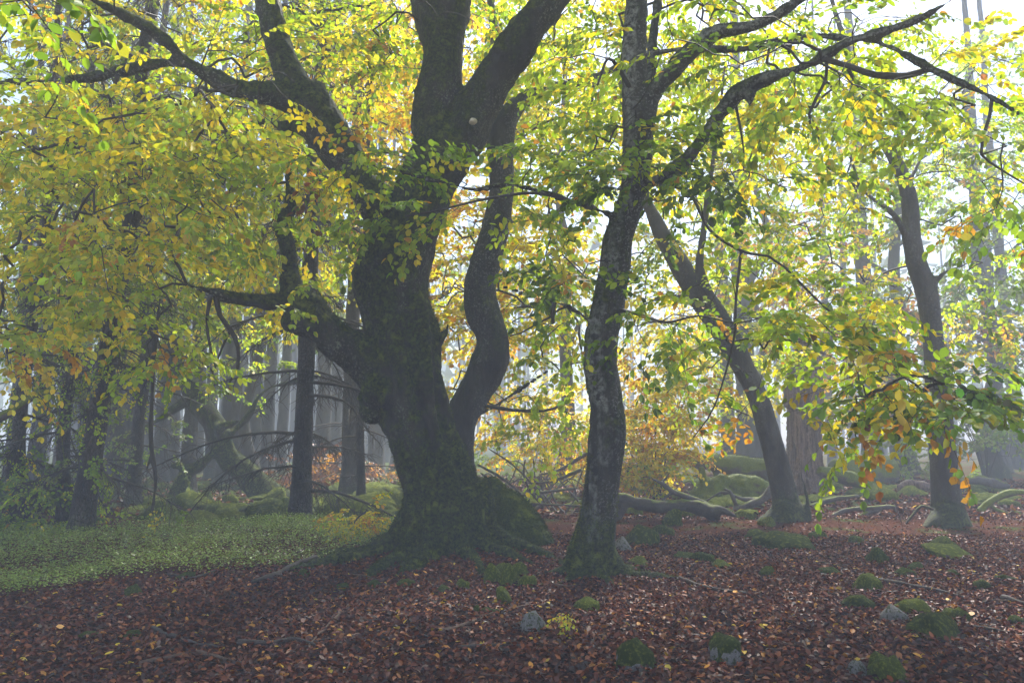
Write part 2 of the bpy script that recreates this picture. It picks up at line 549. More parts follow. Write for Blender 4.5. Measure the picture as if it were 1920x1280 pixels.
LEAF_OBJ = {}
def leaf_object_mesh(ti, c):
    key = (ti, tuple(np.round(c * 6) / 6) if False else tuple((np.round(np.sqrt(c) * 7) / 7).tolist()))
    if key not in LEAF_OBJ:
        cc = np.array(key[1]) ** 2
        me = quad_mesh('leaf', LEAF_T[ti], LEAF_Q, np.tile(np.r_[cc, 1.0], (6, 1)))
        me.materials.append(M_LEAF)
        LEAF_OBJ[key] = me
    return LEAF_OBJ[key]

CLEAR = []
def clear(pts, hw, Y):
    CLEAR.append((np.array(pts, float), hw, Y))
def blocks(pos):
    px, py, d = project(pos)
    q = np.stack([px, py], -1)
    m = np.zeros(len(q), bool)
    for pl, hw, Y in CLEAR:
        near = pos[:, 1] < Y
        if not near.any(): continue
        for a, b in zip(pl[:-1], pl[1:]):
            ab = b - a
            t = np.clip(((q - a) @ ab) / (ab @ ab), 0, 1)
            dd = np.linalg.norm(q - a - t[:, None] * ab, axis=1)
            m |= near & (dd < hw)
    return m
clear([(830, 1050), (800, 850), (757, 700), (735, 540), (790, 440), (800, 360)], 62, 10.3)
clear([(838, 300), (815, 190), (830, 90), (825, 0)], 44, 10.3)
clear([(860, 280), (900, 190), (960, 100), (1040, 0)], 40, 10.2)
clear([(725, 415), (670, 335), (600, 225), (570, 190)], 40, 10.1)
clear([(560, 175), (530, 115), (505, 40), (495, 0)], 30, 10.0)
clear([(570, 190), (500, 176), (430, 158), (360, 120), (300, 72), (190, 8)], 27, 9.7)
clear([(340, 116), (260, 126), (160, 146)], 16, 9.7)
clear([(720, 700), (650, 652), (600, 610), (535, 604)], 42, 10.0)
clear([(600, 575), (560, 556), (470, 566), (385, 545)], 22, 9.7)
clear([(560, 570), (542, 490), (530, 430), (545, 380)], 22, 9.9)
clear([(868, 900), (893, 730), (920, 650), (905, 560), (930, 430), (940, 300), (950, 220)], 34, 12.0)
clear([(1108, 1060), (1130, 900), (1140, 780), (1128, 660), (1150, 520), (1175, 400)], 38, 9.2)
clear([(1187, 360), (1196, 220), (1190, 60), (1195, 0)], 26, 9.1)
clear([(1215, 205), (1262, 130), (1340, 62), (1490, 5)], 20, 9.0)
clear([(1290, 295), (1368, 188), (1500, 128), (1600, 78), (1790, 0)], 20, 8.9)
clear([(1660, 86), (1790, 150), (1910, 215)], 12, 7.8)
clear([(1475, 975), (1455, 870), (1425, 760)], 30, 15.5)
clear([(1390, 690), (1330, 600), (1280, 505), (1230, 410)], 18, 15.5)
clear([(1780, 985), (1768, 870), (1760, 800)], 30, 15.0)
clear([(1752, 660), (1740, 560), (1712, 460), (1704, 350)], 26, 15.0)
clear([(562, 990), (562, 800), (572, 650)], 22, 13.0)
clear([(1508, 905), (1508, 740)], 30, 22.0)

class Tree:
    def __init__(s, name, base, label, cat='tree', group=None, seed=1):
        s.rng = np.random.RandomState(seed)
        s.base = np.asarray(base, float)
        s.root = empty(name, tuple(base), label, cat, group)
        s.nodes = np.zeros((0, 3)); s.nrad = np.zeros(0)
        s.parts = []; s.free = False; s.solid = False
        s.tw = Bag(); s.have_tw = False
        s.lp, s.lR, s.ls, s.lc, s.lt = [], [], [], [], []
    # --- traced limbs -------------------------------------------------
    def limb(s, pts, Y, sides=12, grow=True, mesh=True, wscale=1.0, wob=0.0):
        """pts [(px,py,width px)], Y constant or one per point"""
        Ys = Y if isinstance(Y, (list, tuple)) else [Y] * len(pts)
        if len(Ys) == 2 and len(pts) != 2: Ys = list(np.linspace(Ys[0], Ys[1], len(pts)))
        q = []
        for (px, py, wd), y in zip(pts, Ys):
            p = P(px, py, y)
            q.append([*p, wscale * wd * .5 * depth_of(p) / FPX])
        return s.limb_w(q, sides, grow, mesh, wob)
    def limb_w(s, q, sides=12, grow=True, mesh=True, wob=0.0):
        q = np.array(q, float)
        c = catmull(q, .10 if len(q) < 40 else .2)
        if wob: c[:, :3] += wob * np.stack([vn3(c[:, :3] * 2.5, 3), vn3(c[:, :3] * 2.5, 4), vn3(c[:, :3] * 2.5, 5)], -1)
        if mesh:
            if c[:, 3].max() < .04 and not s.solid: s.tw.add(*tube(c, max(6, min(sides, 8)), False, .12, 9)); s.have_tw = True
            else: s.parts.append(tube(c, sides, True))
        if grow:
            d = np.r_[0, np.cumsum(np.linalg.norm(np.diff(c[:, :3], axis=0), axis=1))]
            k = np.unique((d / .15).astype(int), return_index=True)[1]
            s.nodes = np.vstack([s.nodes, c[k, :3]]); s.nrad = np.r_[s.nrad, c[k, 3]]
        return c
    def root_run(s, ang, L, r0, z0=.45, start=.15, curve=0.0, lift=.35, sides=10):
        a = R(ang); q = []
        x, y = s.base[0] + math.cos(a) * start, s.base[1] + math.sin(a) * start
        q.append([x, y, s.base[2] + z0, r0 * 1.25])
        n = 6
        for i in range(1, n + 1):
            u = i / n
            a += curve / n
            x += math.cos(a) * L / n; y += math.sin(a) * L / n
            rr = r0 * (1 - .82 * u)
            q.append([x, y, H(x, y) + rr * lift + z0 * .5 * max(0, 1 - 3.2 * u) - .02 * u, rr])
        return s.limb_w(q, sides, grow=False)
    def ball(s, px, py, Y, rad_px, squash=(1, 1, 1)):
        p = P(px, py, Y); r = rad_px * depth_of(p) / FPX
        bm = bmesh.new(); bmesh.ops.create_uvsphere(bm, u_segments=12, v_segments=8, radius=1)
        V = np.array([v.co[:] for v in bm.verts]) * r * np.array(squash) + p
        F = [[v.index for v in f.verts] for f in bm.faces]
        F = np.array([f if len(f) == 4 else f + [f[-1]] for f in F])
        bm.free()
        s.parts.append((V, F))
    def trunk(s, mat, voxel=.03, smooth=6, disp=.02, freq=2.2, vert=.45, fine=.006, name='trunk', cut=None):
        me = remesh(s.parts, voxel, smooth, name)
        V = mesh_co(me); Nn = mesh_no(me)
        q = V * np.array([1, 1, vert])
        dsp = disp * fbm(q * freq, 3, 5) + fine * fbm(V * freq * 7 * np.array([1, 1, .6]), 2, 8)
        # long flutes
        dsp = dsp + disp * .7 * vn3(q * np.array([1, 1, .3]) * freq * 2.3, 31)
        V = V + Nn * dsp[:, None]
        set_co(me, V - s.base)
        s.trunk_ob = link(name, me, mat, s.root)
        s.trunk_me = me
        return s.trunk_ob
    # --- foliage ------------------------------------------------------
    def grow(s, targets, pals, leaf_scale=1.0, keep=1.0, twig_r=.0042, max_r=.020, sprays=1, sag=.10, spread=.35, level=.6, seg=.18):
        """targets (n,3): spray positions. Each joins the nearest bit of tree already there."""
        T = np.asarray(targets, float)
        n = len(T)
        nodes = [s.nodes]; allN = s.nodes.copy()
        base_n = len(allN)
        parent = [-1] * base_n
        rad_pow = list(np.zeros(base_n))
        def dist(a, b):
            dv = b[None] - a
            # prefer joining from below / inside rather than hanging from above
            return np.sqrt((dv[:, 0]) ** 2 + dv[:, 1] ** 2 + (dv[:, 2] * 1.35) ** 2)
        best = np.full(n, 1e9); bi = np.zeros(n, int)
        for k in range(n):
            d = dist(allN, T[k]); j = int(np.argmin(d)); best[k], bi[k] = d[j], j
        done = np.zeros(n, bool)
        paths = []
        buf = [allN]; total = base_n
        pos = list(map(np.array, allN))
        for _ in range(n):
            bb = np.where(done, 1e9, best)
            k = int(np.argmin(bb)); done[k] = True
            a = pos[bi[k]]; b = T[k]
            L = np.linalg.norm(b - a)
            m = max(2, int(L / seg))
            t = np.linspace(0, 1, m + 1)[1:, None]
            side = np.cross(b - a, [0, 0, 1]); side = side / (np.linalg.norm(side) + 1e-6)
            bend = s.rng.normal(0, .10) * L
            pts = a + (b - a) * t + side * bend * np.sin(t * math.pi) + np.array([0, 0, 1]) * sag * L * np.sin(t * math.pi)
            wv = .011 * min(1.0, L)
            pts = pts + wv * s.rng.normal(0, 1, pts.shape) * np.r_[np.ones(m - 1), 0][:, None]
            idx = []
            pr = bi[k]
            for q in pts:
                parent.append(pr); rad_pow.append(0.0); pos.append(q); pr = len(pos) - 1; idx.append(pr)
            paths.append((bi[k], idx, k))
            newp = pts
            rest = np.where(~done)[0]
            if len(rest):
                dv = T[rest][:, None] - newp[None]
                dd = np.sqrt(dv[..., 0] ** 2 + dv[..., 1] ** 2 + (dv[..., 2] * 1.35) ** 2) + .05
                j = dd.argmin(1); dm = dd[np.arange(len(rest)), j]
                up = dm < best[rest]
                best[rest[up]] = dm[up]; bi[rest[up]] = np.array(idx)[j[up]]
        # pipe model radii
        e = 2.35
        for st, idx, k in paths: rad_pow[idx[-1]] += twig_r ** e
        for i in range(len(pos) - 1, base_n - 1, -1):
            if parent[i] >= base_n: rad_pow[parent[i]] += rad_pow[i]
        rad = np.array([min(max_r, x ** (1 / e)) if x > 0 else 0 for x in rad_pow])
        for st, idx, k in paths:
            pp = np.array([pos[st]] + [pos[i] for i in idx])
            rr = np.r_[rad[idx[0]] if st < base_n else min(rad[st], rad[idx[0]] * 1.15), rad[idx]]
            if len(pp) < 2: continue
            s.tw.add(*tube(np.c_[pp, rr], 5 if rr[0] > .012 else 3, False)); s.have_tw = True
            d = pp[-1] - pp[max(0, len(pp) - 4)]
            s.put_sprays(pp[-1], d, pals[k], leaf_scale, sprays, spread, level, keep)
            # side sprays along the path
            if len(pp) > 5:
                for _ in range(int(len(pp) / 5)):
                    if s.rng.uniform() < .6:
                        j = s.rng.randint(2, len(pp) - 1)
                        s.put_sprays(pp[j], pp[j] - pp[j - 1], pals[k], leaf_scale, 1, spread, level, keep)
    def put_sprays(s, p, d, pal, scale=1.0, n=1, spread=.35, level=.6, keep=1.0):
        rng = s.rng
        for _ in range(n):
            dd = np.array(d, float); dd /= np.linalg.norm(dd) + 1e-9
            dd = dd + rng.normal(0, spread, 3); dd[2] *= (1 - level)
            dd[2] -= .08
            up = np.array([rng.normal(0, .38), rng.normal(0, .38) - .12, 1.0])
            M = rot_to(dd, up)
            sp = SPR[rng.randint(len(SPR))]
            f = scale * rng.uniform(.75, 1.2)
            if not s.free and blocks(p + (sp.pos * f) @ M.T).mean() > .12 and rng.uniform() < .9: continue
            if scale < 1.3: s.tw.add(p + (sp.tV * f) @ M.T, sp.tF)
            else: s.tw.add(p + (sp.tV[:sp.nmain] * f) @ M.T, sp.tF[:sp.nmain - 3])
            s.have_tw = True
            pos = p + (sp.pos * f) @ M.T
            m = rng.uniform(size=len(pos)) < keep
            cb = pick(pal, rng)
            nn = int(m.sum())
            cl = np.tile(cb, (nn, 1))
            for i in np.where(rng.uniform(size=nn) < .38)[0]: cl[i] = pick(pal, rng)
            cl = cl * rng.uniform(.72, 1.28, (nn, 1)) * rng.uniform(.9, 1.1, (nn, 3))
            s.lp.append(pos[m]); s.lR.append(np.einsum('ij,njk->nik', M, sp.R)[m]); s.ls.append(sp.sz[m] * scale)
            s.lc.append(cl); s.lt.append(rng.randint(0, len(LEAF_T), nn))
    def finish(s, twig_mat=None, single=0, twig_name='branchwork'):
        if s.have_tw:
            me = s.tw.mesh(twig_name); V = mesh_co(me); set_co(me, V - s.base)
            tw = link(twig_name, me, twig_mat or M_TWIG, s.root); tw['kind'] = 'stuff'
        if not s.lp: return
        p = np.concatenate(s.lp); Rm = np.concatenate(s.lR); sz = np.concatenate(s.ls); c = np.concatenate(s.lc); t = np.concatenate(s.lt)
        hide = np.zeros(len(p), bool)
        if single:
            px, py, d = project(p)
            ok = (px > 5) & (px < 1915) & (py > 5) & (py < 1275) & (d > 1.5)
            score = np.where(ok, sz / np.maximum(d, .5), 0)
            o = np.argsort(-score)[:single]
            o = o[score[o] > 0]
            hide[o] = True
        k = ~hide
        V = p[k][:, None] + np.einsum('nij,nvj->nvi', Rm[k], LEAF_T[t[k]] * sz[k][:, None, None])
        V = V - s.base
        nl = int(k.sum())
        F = (LEAF_Q[None] + (np.arange(nl) * 6)[:, None, None]).reshape(-1, 4)
        col = np.repeat(np.c_[c[k], np.ones(nl)], 6, 0)
        cr = link('crown', quad_mesh('crown', V, F, col), M_LEAF, s.root)
        cr['kind'] = 'stuff'
        for i in np.where(hide)[0]:
            o = bpy.data.objects.new('leaf', leaf_object_mesh(int(t[i]), c[i]))
            M = Matrix(Rm[i].tolist()).to_4x4()
            q = p[i] - s.base
            o.matrix_basis = Matrix.Translation(Vector(q.tolist())) @ M @ Matrix.Scale(float(sz[i]), 4)
            C.objects.link(o); o.parent = cr
        s.nleaf = len(p)

def blob(rng, px, py, rx, ry, y0, y1, n, zmin=1.2):
    """random points inside a mass of foliage seen around a pixel, spread through a depth range"""
    out = []
    while len(out) < n:
        a, b = rng.uniform(-1, 1, 2)
        if a * a + b * b > 1: continue
        p = P(px + a * rx, py + b * ry, rng.uniform(y0, y1))
        if p[2] < zmin: continue
        out.append(p)
    return out
def box_pts(rng, x0, x1, y0, y1, z0, z1, n):
    return list(np.c_[rng.uniform(x0, x1, n), rng.uniform(y0, y1, n), rng.uniform(z0, z1, n)])

def moss_fuzz(me, dens, rng, zmin=-.2, ln=.022, seed=3, low=None, zmax=99, noise_th=0.0, wid=.0035):
    """short moss blades over the parts of a mesh that carry moss; returns a mesh in the same space"""
    V = mesh_co(me); Nn = mesh_no(me)
    n = len(me.polygons)
    ctr = np.empty(n * 3, dtype=np.float32); me.polygons.foreach_get('center', ctr); ctr = ctr.reshape(-1, 3).astype(float)
    nr = np.empty(n * 3, dtype=np.float32); me.polygons.foreach_get('normal', nr); nr = nr.reshape(-1, 3).astype(float)
    ar = np.empty(n, dtype=np.float32); me.polygons.foreach_get('area', ar)
    q = ctr * np.array([1, 1, .5])
    m = fbm(q * 2.1, 3, seed) * .9 + nr[:, 2] * .8
    if low is not None: m = m + np.clip(1 - ctr[:, 2] / low, 0, 1) * .8
    pr = np.where((m > noise_th) & (nr[:, 2] > zmin) & (ctr[:, 2] < zmax), ar, 0)
    if pr.sum() <= 0: return None
    cnt = int(dens * pr.sum())
    idx = rng.choice(n, cnt, p=pr / pr.sum())
    e = np.sqrt(ar[idx])[:, None] * .7
    p = ctr[idx] + rng.uniform(-.5, .5, (cnt, 3)) * e
    d = nr[idx] + rng.normal(0, .55, (cnt, 3)); d /= np.linalg.norm(d, axis=1)[:, None]
    sd = np.cross(d, rng.normal(0, 1, (cnt, 3))); sd /= np.linalg.norm(sd, axis=1)[:, None] + 1e-9
    L = (ln * rng.uniform(.5, 1.4, cnt))[:, None]
    b = p - nr[idx] * .006
    W = np.stack([b - sd * wid, b + sd * wid, p + d * L], 1).reshape(-1, 3)
    F = np.arange(cnt * 3).reshape(-1, 3)
    return quad_mesh('moss', W, F)
#==BODY==
# ================================================================== the thick mossy beech
rng = np.random.RandomState(21)
Y0 = MAIN_Y
bx_ = P(835, 1035, Y0)
A = Tree('beech_tree', (bx_[0], Y0, H(bx_[0], Y0)), 'massive old beech with thick mossy forked trunk and spreading limbs', 'tree', seed=2)
A.limb([(838, 1075, 205), (838, 1040, 175), (836, 1000, 150), (826, 950, 132), (812, 900, 112), (800, 850, 108), (780, 800, 116), (762, 750, 134), (757, 700, 138), (757, 640, 134), (750, 600, 128), (738, 560, 134), (735, 520, 144), (742, 485, 142), (755, 450, 132), (775, 415, 108), (788, 385, 100), (802, 340, 104), (826, 300, 112), (838, 262, 108)], Y0, 20)
A.limb([(820, 320, 80), (815, 260, 80), (812, 200, 76), (826, 150, 82), (831, 100, 76), (828, 50, 94), (825, 0, 114), (815, -60, 96), (800, -160, 80), (780, -320, 64), (770, -480, 40)], Y0, 16)
A.limb([(845, 300, 80), (872, 250, 88), (900, 190, 82), (935, 130, 74), (975, 80, 70), (1012, 30, 64), (1045, -20, 58), (1085, -110, 50), (1130, -220, 40), (1160, -340, 26)], [Y0, Y0, Y0 - .05, Y0 - .15, Y0 - .3, Y0 - .4, Y0 - .5, Y0 - .7, Y0 - .9, Y0 - 1.1], 14)
# the left limb and its fork
A.limb([(752, 460, 60), (728, 415, 76), (700, 372, 66), (672, 335, 62), (640, 290, 74), (608, 240, 84), (578, 195, 80), (560, 178, 66)], [Y0, Y0 - .05, Y0 - .1, Y0 - .15, Y0 - .2, Y0 - .25, Y0 - .3, Y0 - .3], 14)
A.limb([(600, 215, 46), (592, 180, 38), (590, 162, 30)], Y0 - .3, 10)
A.limb([(570, 190, 60), (545, 150, 56), (530, 115, 48), (512, 60, 46), (502, 10, 42), (492, -50, 38), (470, -150, 32), (440, -280, 24), (420, -380, 14)], [Y0 - .3] * 5 + [Y0 - .4, Y0 - .6, Y0 - .9, Y0 - 1.2], 12)
A.limb([(572, 188, 62), (520, 180, 52), (470, 172, 40), (425, 158, 34), (385, 138, 30), (350, 115, 26), (318, 85, 24), (280, 55, 22), (230, 28, 18), (180, 4, 14), (110, -40, 11), (20, -110, 8)], [Y0 - .3, Y0 - .4, Y0 - .5, Y0 - .6, Y0 - .7, Y0 - .8, Y0 - .9, Y0 - 1.0, Y0 - 1.2, Y0 - 1.4, Y0 - 1.7, Y0 - 2], 12)
A.limb([(350, 118, 24), (310, 118, 24), (265, 125, 22), (220, 134, 20), (170, 145, 16), (110, 152, 12), (40, 152, 9), (-60, 165, 6)], [Y0 - .8, Y0 - .7, Y0 - .6, Y0 - .5, Y0 - .5, Y0 - .5, Y0 - .5, Y0 - .4], 10)
A.limb([(222, 134, 10), (216, 160, 9), (206, 184, 7), (180, 172, 5), (150, 160, 3)], Y0 - .5, 6)
A.limb([(545, 250, 24), (525, 235, 20), (505, 225, 14), (480, 235, 10), (445, 255, 9), (400, 265, 7)], [Y0 - .2, Y0, Y0 + .1, Y0 + .3, Y0 + .4, Y0 + .5], 8)
A.limb([(600, 235, 30), (560, 240, 26), (535, 238, 20)], [Y0 - .25, Y0 - .2, Y0 - .1], 8)
# bulge under the left limb and burls
A.limb([(730, 470, 60), (700, 500, 74), (692, 540, 66), (705, 590, 40)], Y0 - .12, 12, grow=False)
A.ball(713, 735, Y0 - .28, 36); A.ball(696, 770, Y0 - .15, 26); A.ball(692, 748, Y0 - .2, 22)
A.ball(722, 690, Y0 - .1, 54)
# the low mossy limb with its stub and hooked arm
A.limb([(742, 735, 96), (712, 700, 92), (680, 672, 74), (648, 650, 62), (618, 625, 62), (590, 602, 70), (560, 600, 58), (532, 604, 34)], [Y0, Y0 - .1, Y0 - .2, Y0 - .3, Y0 - .4, Y0 - .5, Y0 - .5, Y0 - .5], 14)
A.limb([(605, 610, 40), (602, 582, 36), (590, 562, 32), (570, 555, 30), (540, 561, 28), (505, 567, 33), (470, 565, 29), (435, 558, 30), (405, 549, 22), (380, 541, 12), (350, 534, 6)], [Y0 - .45] * 4 + [Y0 - .5, Y0 - .6, Y0 - .7, Y0 - .8, Y0 - .9, Y0 - 1, Y0 - 1], 10)
A.limb([(575, 600, 58), (556, 565, 50), (545, 530, 40), (542, 495, 31), (536, 460, 30), (527, 430, 32), (533, 405, 26), (546, 375, 20), (540, 330, 12), (560, 280, 7)], [Y0 - .5, Y0 - .5, Y0 - .45, Y0 - .4, Y0 - .4, Y0 - .4, Y0 - .4, Y0 - .4, Y0 - .4, Y0 - .4], 10)
A.limb([(405, 555, 12), (412, 590, 9), (432, 618, 9), (446, 650, 8), (445, 690, 6), (430, 718, 4)], [Y0 - .9, Y0 - .85, Y0 - .8, Y0 - .8, Y0 - .8, Y0 - .8], 6)
A.limb([(395, 552, 9), (388, 600, 6), (392, 640, 5), (404, 690, 3)], Y0 - .95, 6)
A.limb([(432, 618, 5), (415, 655, 4), (404, 688, 3)], Y0 - .8, 6)
# dead spur on the right
A.limb([(800, 650, 26), (822, 640, 15), (836, 622, 10), (842, 606, 4)], Y0 - .1, 8, grow=False)
# roots and buttress folds
A.solid = True
for ang, L, r0, z0, cv in ((262, 1.25, .15, .55, -.3), (232, 1.5, .13, .5, .5), (205, 1.9, .15, .55, .35), (182, 1.6, .14, .55, .4), (290, .9, .14, .5, .3), (318, 1.2, .16, .6, .3), (345, 1.3, .17, .7, -.3), (15, 1.0, .15, .6, 0), (60, 1.0, .15, .5, 0), (110, 1.1, .15, .5, 0), (150, 1.3, .14, .5, 0), (247, .9, .08, .3, .2), (300, 1.3, .07, .25, -.4)):
    A.root_run(ang, L, r0, z0, .34, cv)
for pts, dy in (
        ([(812, 700, 30), (826, 770, 44), (846, 840, 48), (868, 905, 50), (895, 970, 56), (930, 1020, 44)], (-.1, -.12, -.12, -.1, -.05, 0)),
        ([(742, 600, 30), (752, 690, 36), (775, 790, 34), (796, 880, 36), (812, 960, 42), (822, 1030, 46), (822, 1065, 40)], (-.40, -.44, -.40, -.40, -.48, -.62, -.8)),
        ([(790, 560, 24), (795, 660, 30), (805, 760, 28), (830, 860, 30), (850, 950, 36), (868, 1020, 40)], (-.36, -.38, -.36, -.36, -.42, -.55)),
        ([(706, 640, 26), (712, 720, 30), (735, 800, 30), (760, 880, 34), (775, 950, 40), (770, 1020, 46)], (-.3, -.33, -.28, -.25, -.25, -.3)),
        ([(690, 500, 30), (720, 470, 36), (760, 455, 26)], (-.42, -.42, -.40))):
    A.limb(pts, [Y0 + d for d in dy], 10, grow=False)
A.solid = False
A.trunk(M_MAIN, .032, 3, .042, 2.2, .5, .016)
fz = moss_fuzz(A.trunk_me, 2600, rng, -.5, .036, low=1.6, zmax=4.6, noise_th=.40, wid=.004)
mo = link('moss', fz, M_MOSS, A.trunk_ob); mo['kind'] = 'stuff'
T, PL = [], []
def tgt(blobs, T, PL, rng):
    for (px, py, rx, ry, a, b, n, pal) in blobs:
        q = blob(rng, px, py, rx, ry, a, b, n)
        T += q; PL += [pal] * len(q)
tgt([(230, 120, 330, 190, 7.6, 12.5, 175, 'bright'), (180, 330, 300, 150, 7.6, 13, 140, 'bright'), (130, 520, 250, 110, 7.8, 12.5, 80, 'bright'),
     (420, 250, 180, 150, 8.5, 12.5, 75, 'bright'), (640, 60, 150, 110, 9.5, 13.5, 80, 'mixed'), (450, 430, 130, 70, 9, 11.5, 30, 'mixed'),
     (330, 640, 60, 70, 8.6, 9.6, 12, 'mixed'), (560, 500, 60, 90, 9.4, 10.6, 10, 'bright'), (30, 640, 90, 60, 8.5, 11, 16, 'gold'),
     (950, -30, 200, 120, 9.0, 13, 40, 'green')], T, PL, rng)
q = box_pts(rng, -8, 4, 5.5, 14, 7.4, 11.5, 60); T += q; PL += ['mixed'] * len(q)
A.grow(T, PL, 1.0)
q = box_pts(rng, -5, 2, 3.5, 8, 7.0, 10, 45)  # extra sprays above the frame, added to shade the near mist and ground
A.grow(q, ['mixed'] * len(q), 1.7, seg=.35)
A.finish(single=300)

# ================================================================== curved beech behind it
Y0 = 12.0
bx_ = P(868, 940, Y0)
B = Tree('beech_tree', (bx_[0], Y0, H(bx_[0], Y0) - .05), 'slender S-curved beech rising close behind the massive forked trunk', 'tree', seed=5)
B.limb([(872, 1005, 90), (870, 960, 70), (866, 900, 60), (862, 840, 58), (868, 780, 64), (893, 730, 66), (915, 685, 72), (924, 640, 64), (908, 590, 66), (901, 540, 58), (911, 490, 57), (930, 430, 52), (941, 370, 47), (939, 310, 46), (940, 255, 50), (955, 215, 42), (985, 185, 28), (1035, 168, 20), (1090, 152, 16), (1150, 130, 12), (1210, 90, 8)],
       [Y0] * 15 + [Y0, Y0 + .1, Y0 + .3, Y0 + .5, Y0 + .7, Y0 + 1], 14)
B.limb([(940, 270, 40), (925, 220, 30), (915, 160, 26), (930, 80, 22), (920, 0, 18), (930, -100, 14), (900, -220, 8)], [Y0, Y0 + .2, Y0 + .5, Y0 + .8, Y0 + 1.2, Y0 + 1.6, Y0 + 2], 10)
B.limb([(910, 640, 40), (940, 630, 28), (948, 628, 16)], Y0 - .1, 8, grow=False)
B.limb([(945, 420, 14), (1000, 412, 8), (1060, 408, 7), (1110, 395, 5)], [Y0, Y0 + .2, Y0 + .4, Y0 + .6], 6)
B.limb([(900, 780, 10), (960, 740, 7), (1020, 700, 6), (1090, 655, 4)], [Y0, Y0 + .3, Y0 + .5, Y0 + .6], 6)
B.limb([(905, 760, 8), (980, 770, 6), (1040, 765, 5), (1072, 735, 4)], [Y0, Y0 + .2, Y0 + .4, Y0 + .5], 6)
B.trunk(M_BEECH, .033, 4, .026, 2.4, .5, .010)
fz = moss_fuzz(B.trunk_me, 1800, rng, -.5, .022, low=1.4, zmax=2.6, noise_th=.5)
mo = link('moss', fz, M_MOSS, B.trunk_ob); mo['kind'] = 'stuff'
T, PL = [], []
tgt([(720, 230, 110, 190, 12.5, 16.5, 90, 'gold'), (1020, 180, 130, 190, 11.5, 16, 85, 'bright'), (900, 480, 130, 140, 12.6, 16, 70, 'gold'),
     (1010, 620, 80, 120, 12.3, 15, 34, 'bright'), (860, 680, 60, 80, 12.6, 15, 20, 'gold'), (1000, 800, 80, 60, 12.2, 14, 12, 'bright')], T, PL, rng)
q = box_pts(rng, -4, 4, 10.5, 17, 7.5, 12, 30); T += q; PL += ['bright'] * len(q)
B.grow(T, PL, 1.0)
B.finish(single=150)

# ================================================================== the lichened beech
Y0 = 9.2
bx_ = P(1110, 1060, Y0)
D = Tree('beech_tree', (bx_[0], Y0, H(bx_[0], Y0)), 'upright beech with pale lichen stripe and mossy foot between the stones', 'tree', seed=8)
D.limb([(1107, 1095, 118), (1109, 1062, 98), (1114, 1020, 82), (1124, 960, 74), (1130, 900, 70), (1136, 840, 70), (1140, 800, 72), (1139, 760, 64), (1131, 700, 63), (1129, 640, 66), (1136, 590, 62), (1149, 520, 59), (1160, 450, 57), (1176, 400, 56), (1187, 350, 52), (1193, 290, 54), (1196, 220, 56), (1192, 170, 48), (1188, 120, 43), (1190, 60, 44), (1195, 0, 44), (1196, -80, 40), (1205, -180, 34), (1220, -300, 26), (1225, -420, 14)],
       [Y0] * 20 + [Y0, Y0 + .1, Y0 + .3, Y0 + .5, Y0 + .7], 16)
D.limb([(1204, 250, 44), (1216, 205, 40), (1232, 170, 32), (1262, 130, 31), (1308, 85, 33), (1350, 58, 30), (1400, 52, 25), (1445, 33, 21), (1490, 5, 20), (1545, -35, 18), (1620, -90, 13), (1700, -150, 8)],
       [Y0, Y0, Y0 - .05, Y0 - .15, Y0 - .3, Y0 - .4, Y0 - .5, Y0 - .7, Y0 - .8, Y0 - 1, Y0 - 1.2, Y0 - 1.4], 12)
D.limb([(1214, 210, 24), (1222, 150, 20), (1223, 90, 20), (1230, 30, 17), (1240, -30, 14), (1260, -120, 10), (1280, -200, 6)], [Y0 + .1, Y0 + .2, Y0 + .3, Y0 + .4, Y0 + .6, Y0 + .8, Y0 + 1], 8)
D.limb([(1192, 355, 30), (1220, 342, 22), (1255, 328, 22), (1290, 295, 26), (1325, 250, 29), (1368, 188, 29), (1425, 152, 27), (1500, 128, 24), (1545, 105, 22), (1590, 80, 20), (1640, 65, 17), (1700, 45, 17), (1750, 22, 14), (1795, -8, 12), (1860, -60, 8)],
       [Y0, Y0 - .1, Y0 - .2, Y0 - .3, Y0 - .4, Y0 - .6, Y0 - .8, Y0 - 1, Y0 - 1.1, Y0 - 1.2, Y0 - 1.3, Y0 - 1.4, Y0 - 1.5, Y0 - 1.6, Y0 - 1.8], 12)
D.limb([(1222, 100, 12), (1260, 95, 12), (1320, 92, 13), (1390, 92, 13), (1450, 80, 13), (1520, 68, 12), (1600, 74, 11), (1660, 86, 13), (1720, 115, 14), (1790, 150, 14), (1855, 180, 10), (1920, 218, 8), (2000, 260, 5)],
       [Y0 + .3, Y0 + .2, Y0, Y0 - .2, Y0 - .5, Y0 - .8, Y0 - 1.1, Y0 - 1.3, Y0 - 1.5, Y0 - 1.7, Y0 - 1.8, Y0 - 2, Y0 - 2.1], 8)
D.limb([(1540, 110, 12), (1585, 122, 11), (1640, 140, 13), (1700, 142, 13), (1745, 128, 11)], [Y0 - 1.1, Y0 - 1.2, Y0 - 1.3, Y0 - 1.4, Y0 - 1.55], 8)
D.limb([(1860, 182, 8), (1855, 220, 7), (1842, 260, 7), (1840, 290, 5), (1880, 320, 4), (1930, 350, 3)], [Y0 - 1.8] * 6, 6)
D.limb([(1550, 115, 8), (1548, 150, 6), (1530, 185, 6), (1517, 215, 5), (1525, 250, 5), (1545, 268, 3)], [Y0 - 1] * 6, 6)
D.limb([(1590, 130, 7), (1620, 180, 5), (1645, 220, 4), (1660, 235, 3)], [Y0 - 1.2] * 4, 6)
D.limb([(1405, 178, 22), (1408, 190, 16), (1404, 198, 8)], Y0 - .75, 8, grow=False)
D.limb([(1452, 148, 20), (1458, 132, 12), (1461, 124, 5)], Y0 - .85, 8, grow=False)
D.limb([(1380, 200, 6), (1388, 240, 5), (1395, 290, 3), (1394, 320, 2)], Y0 - .6, 6)
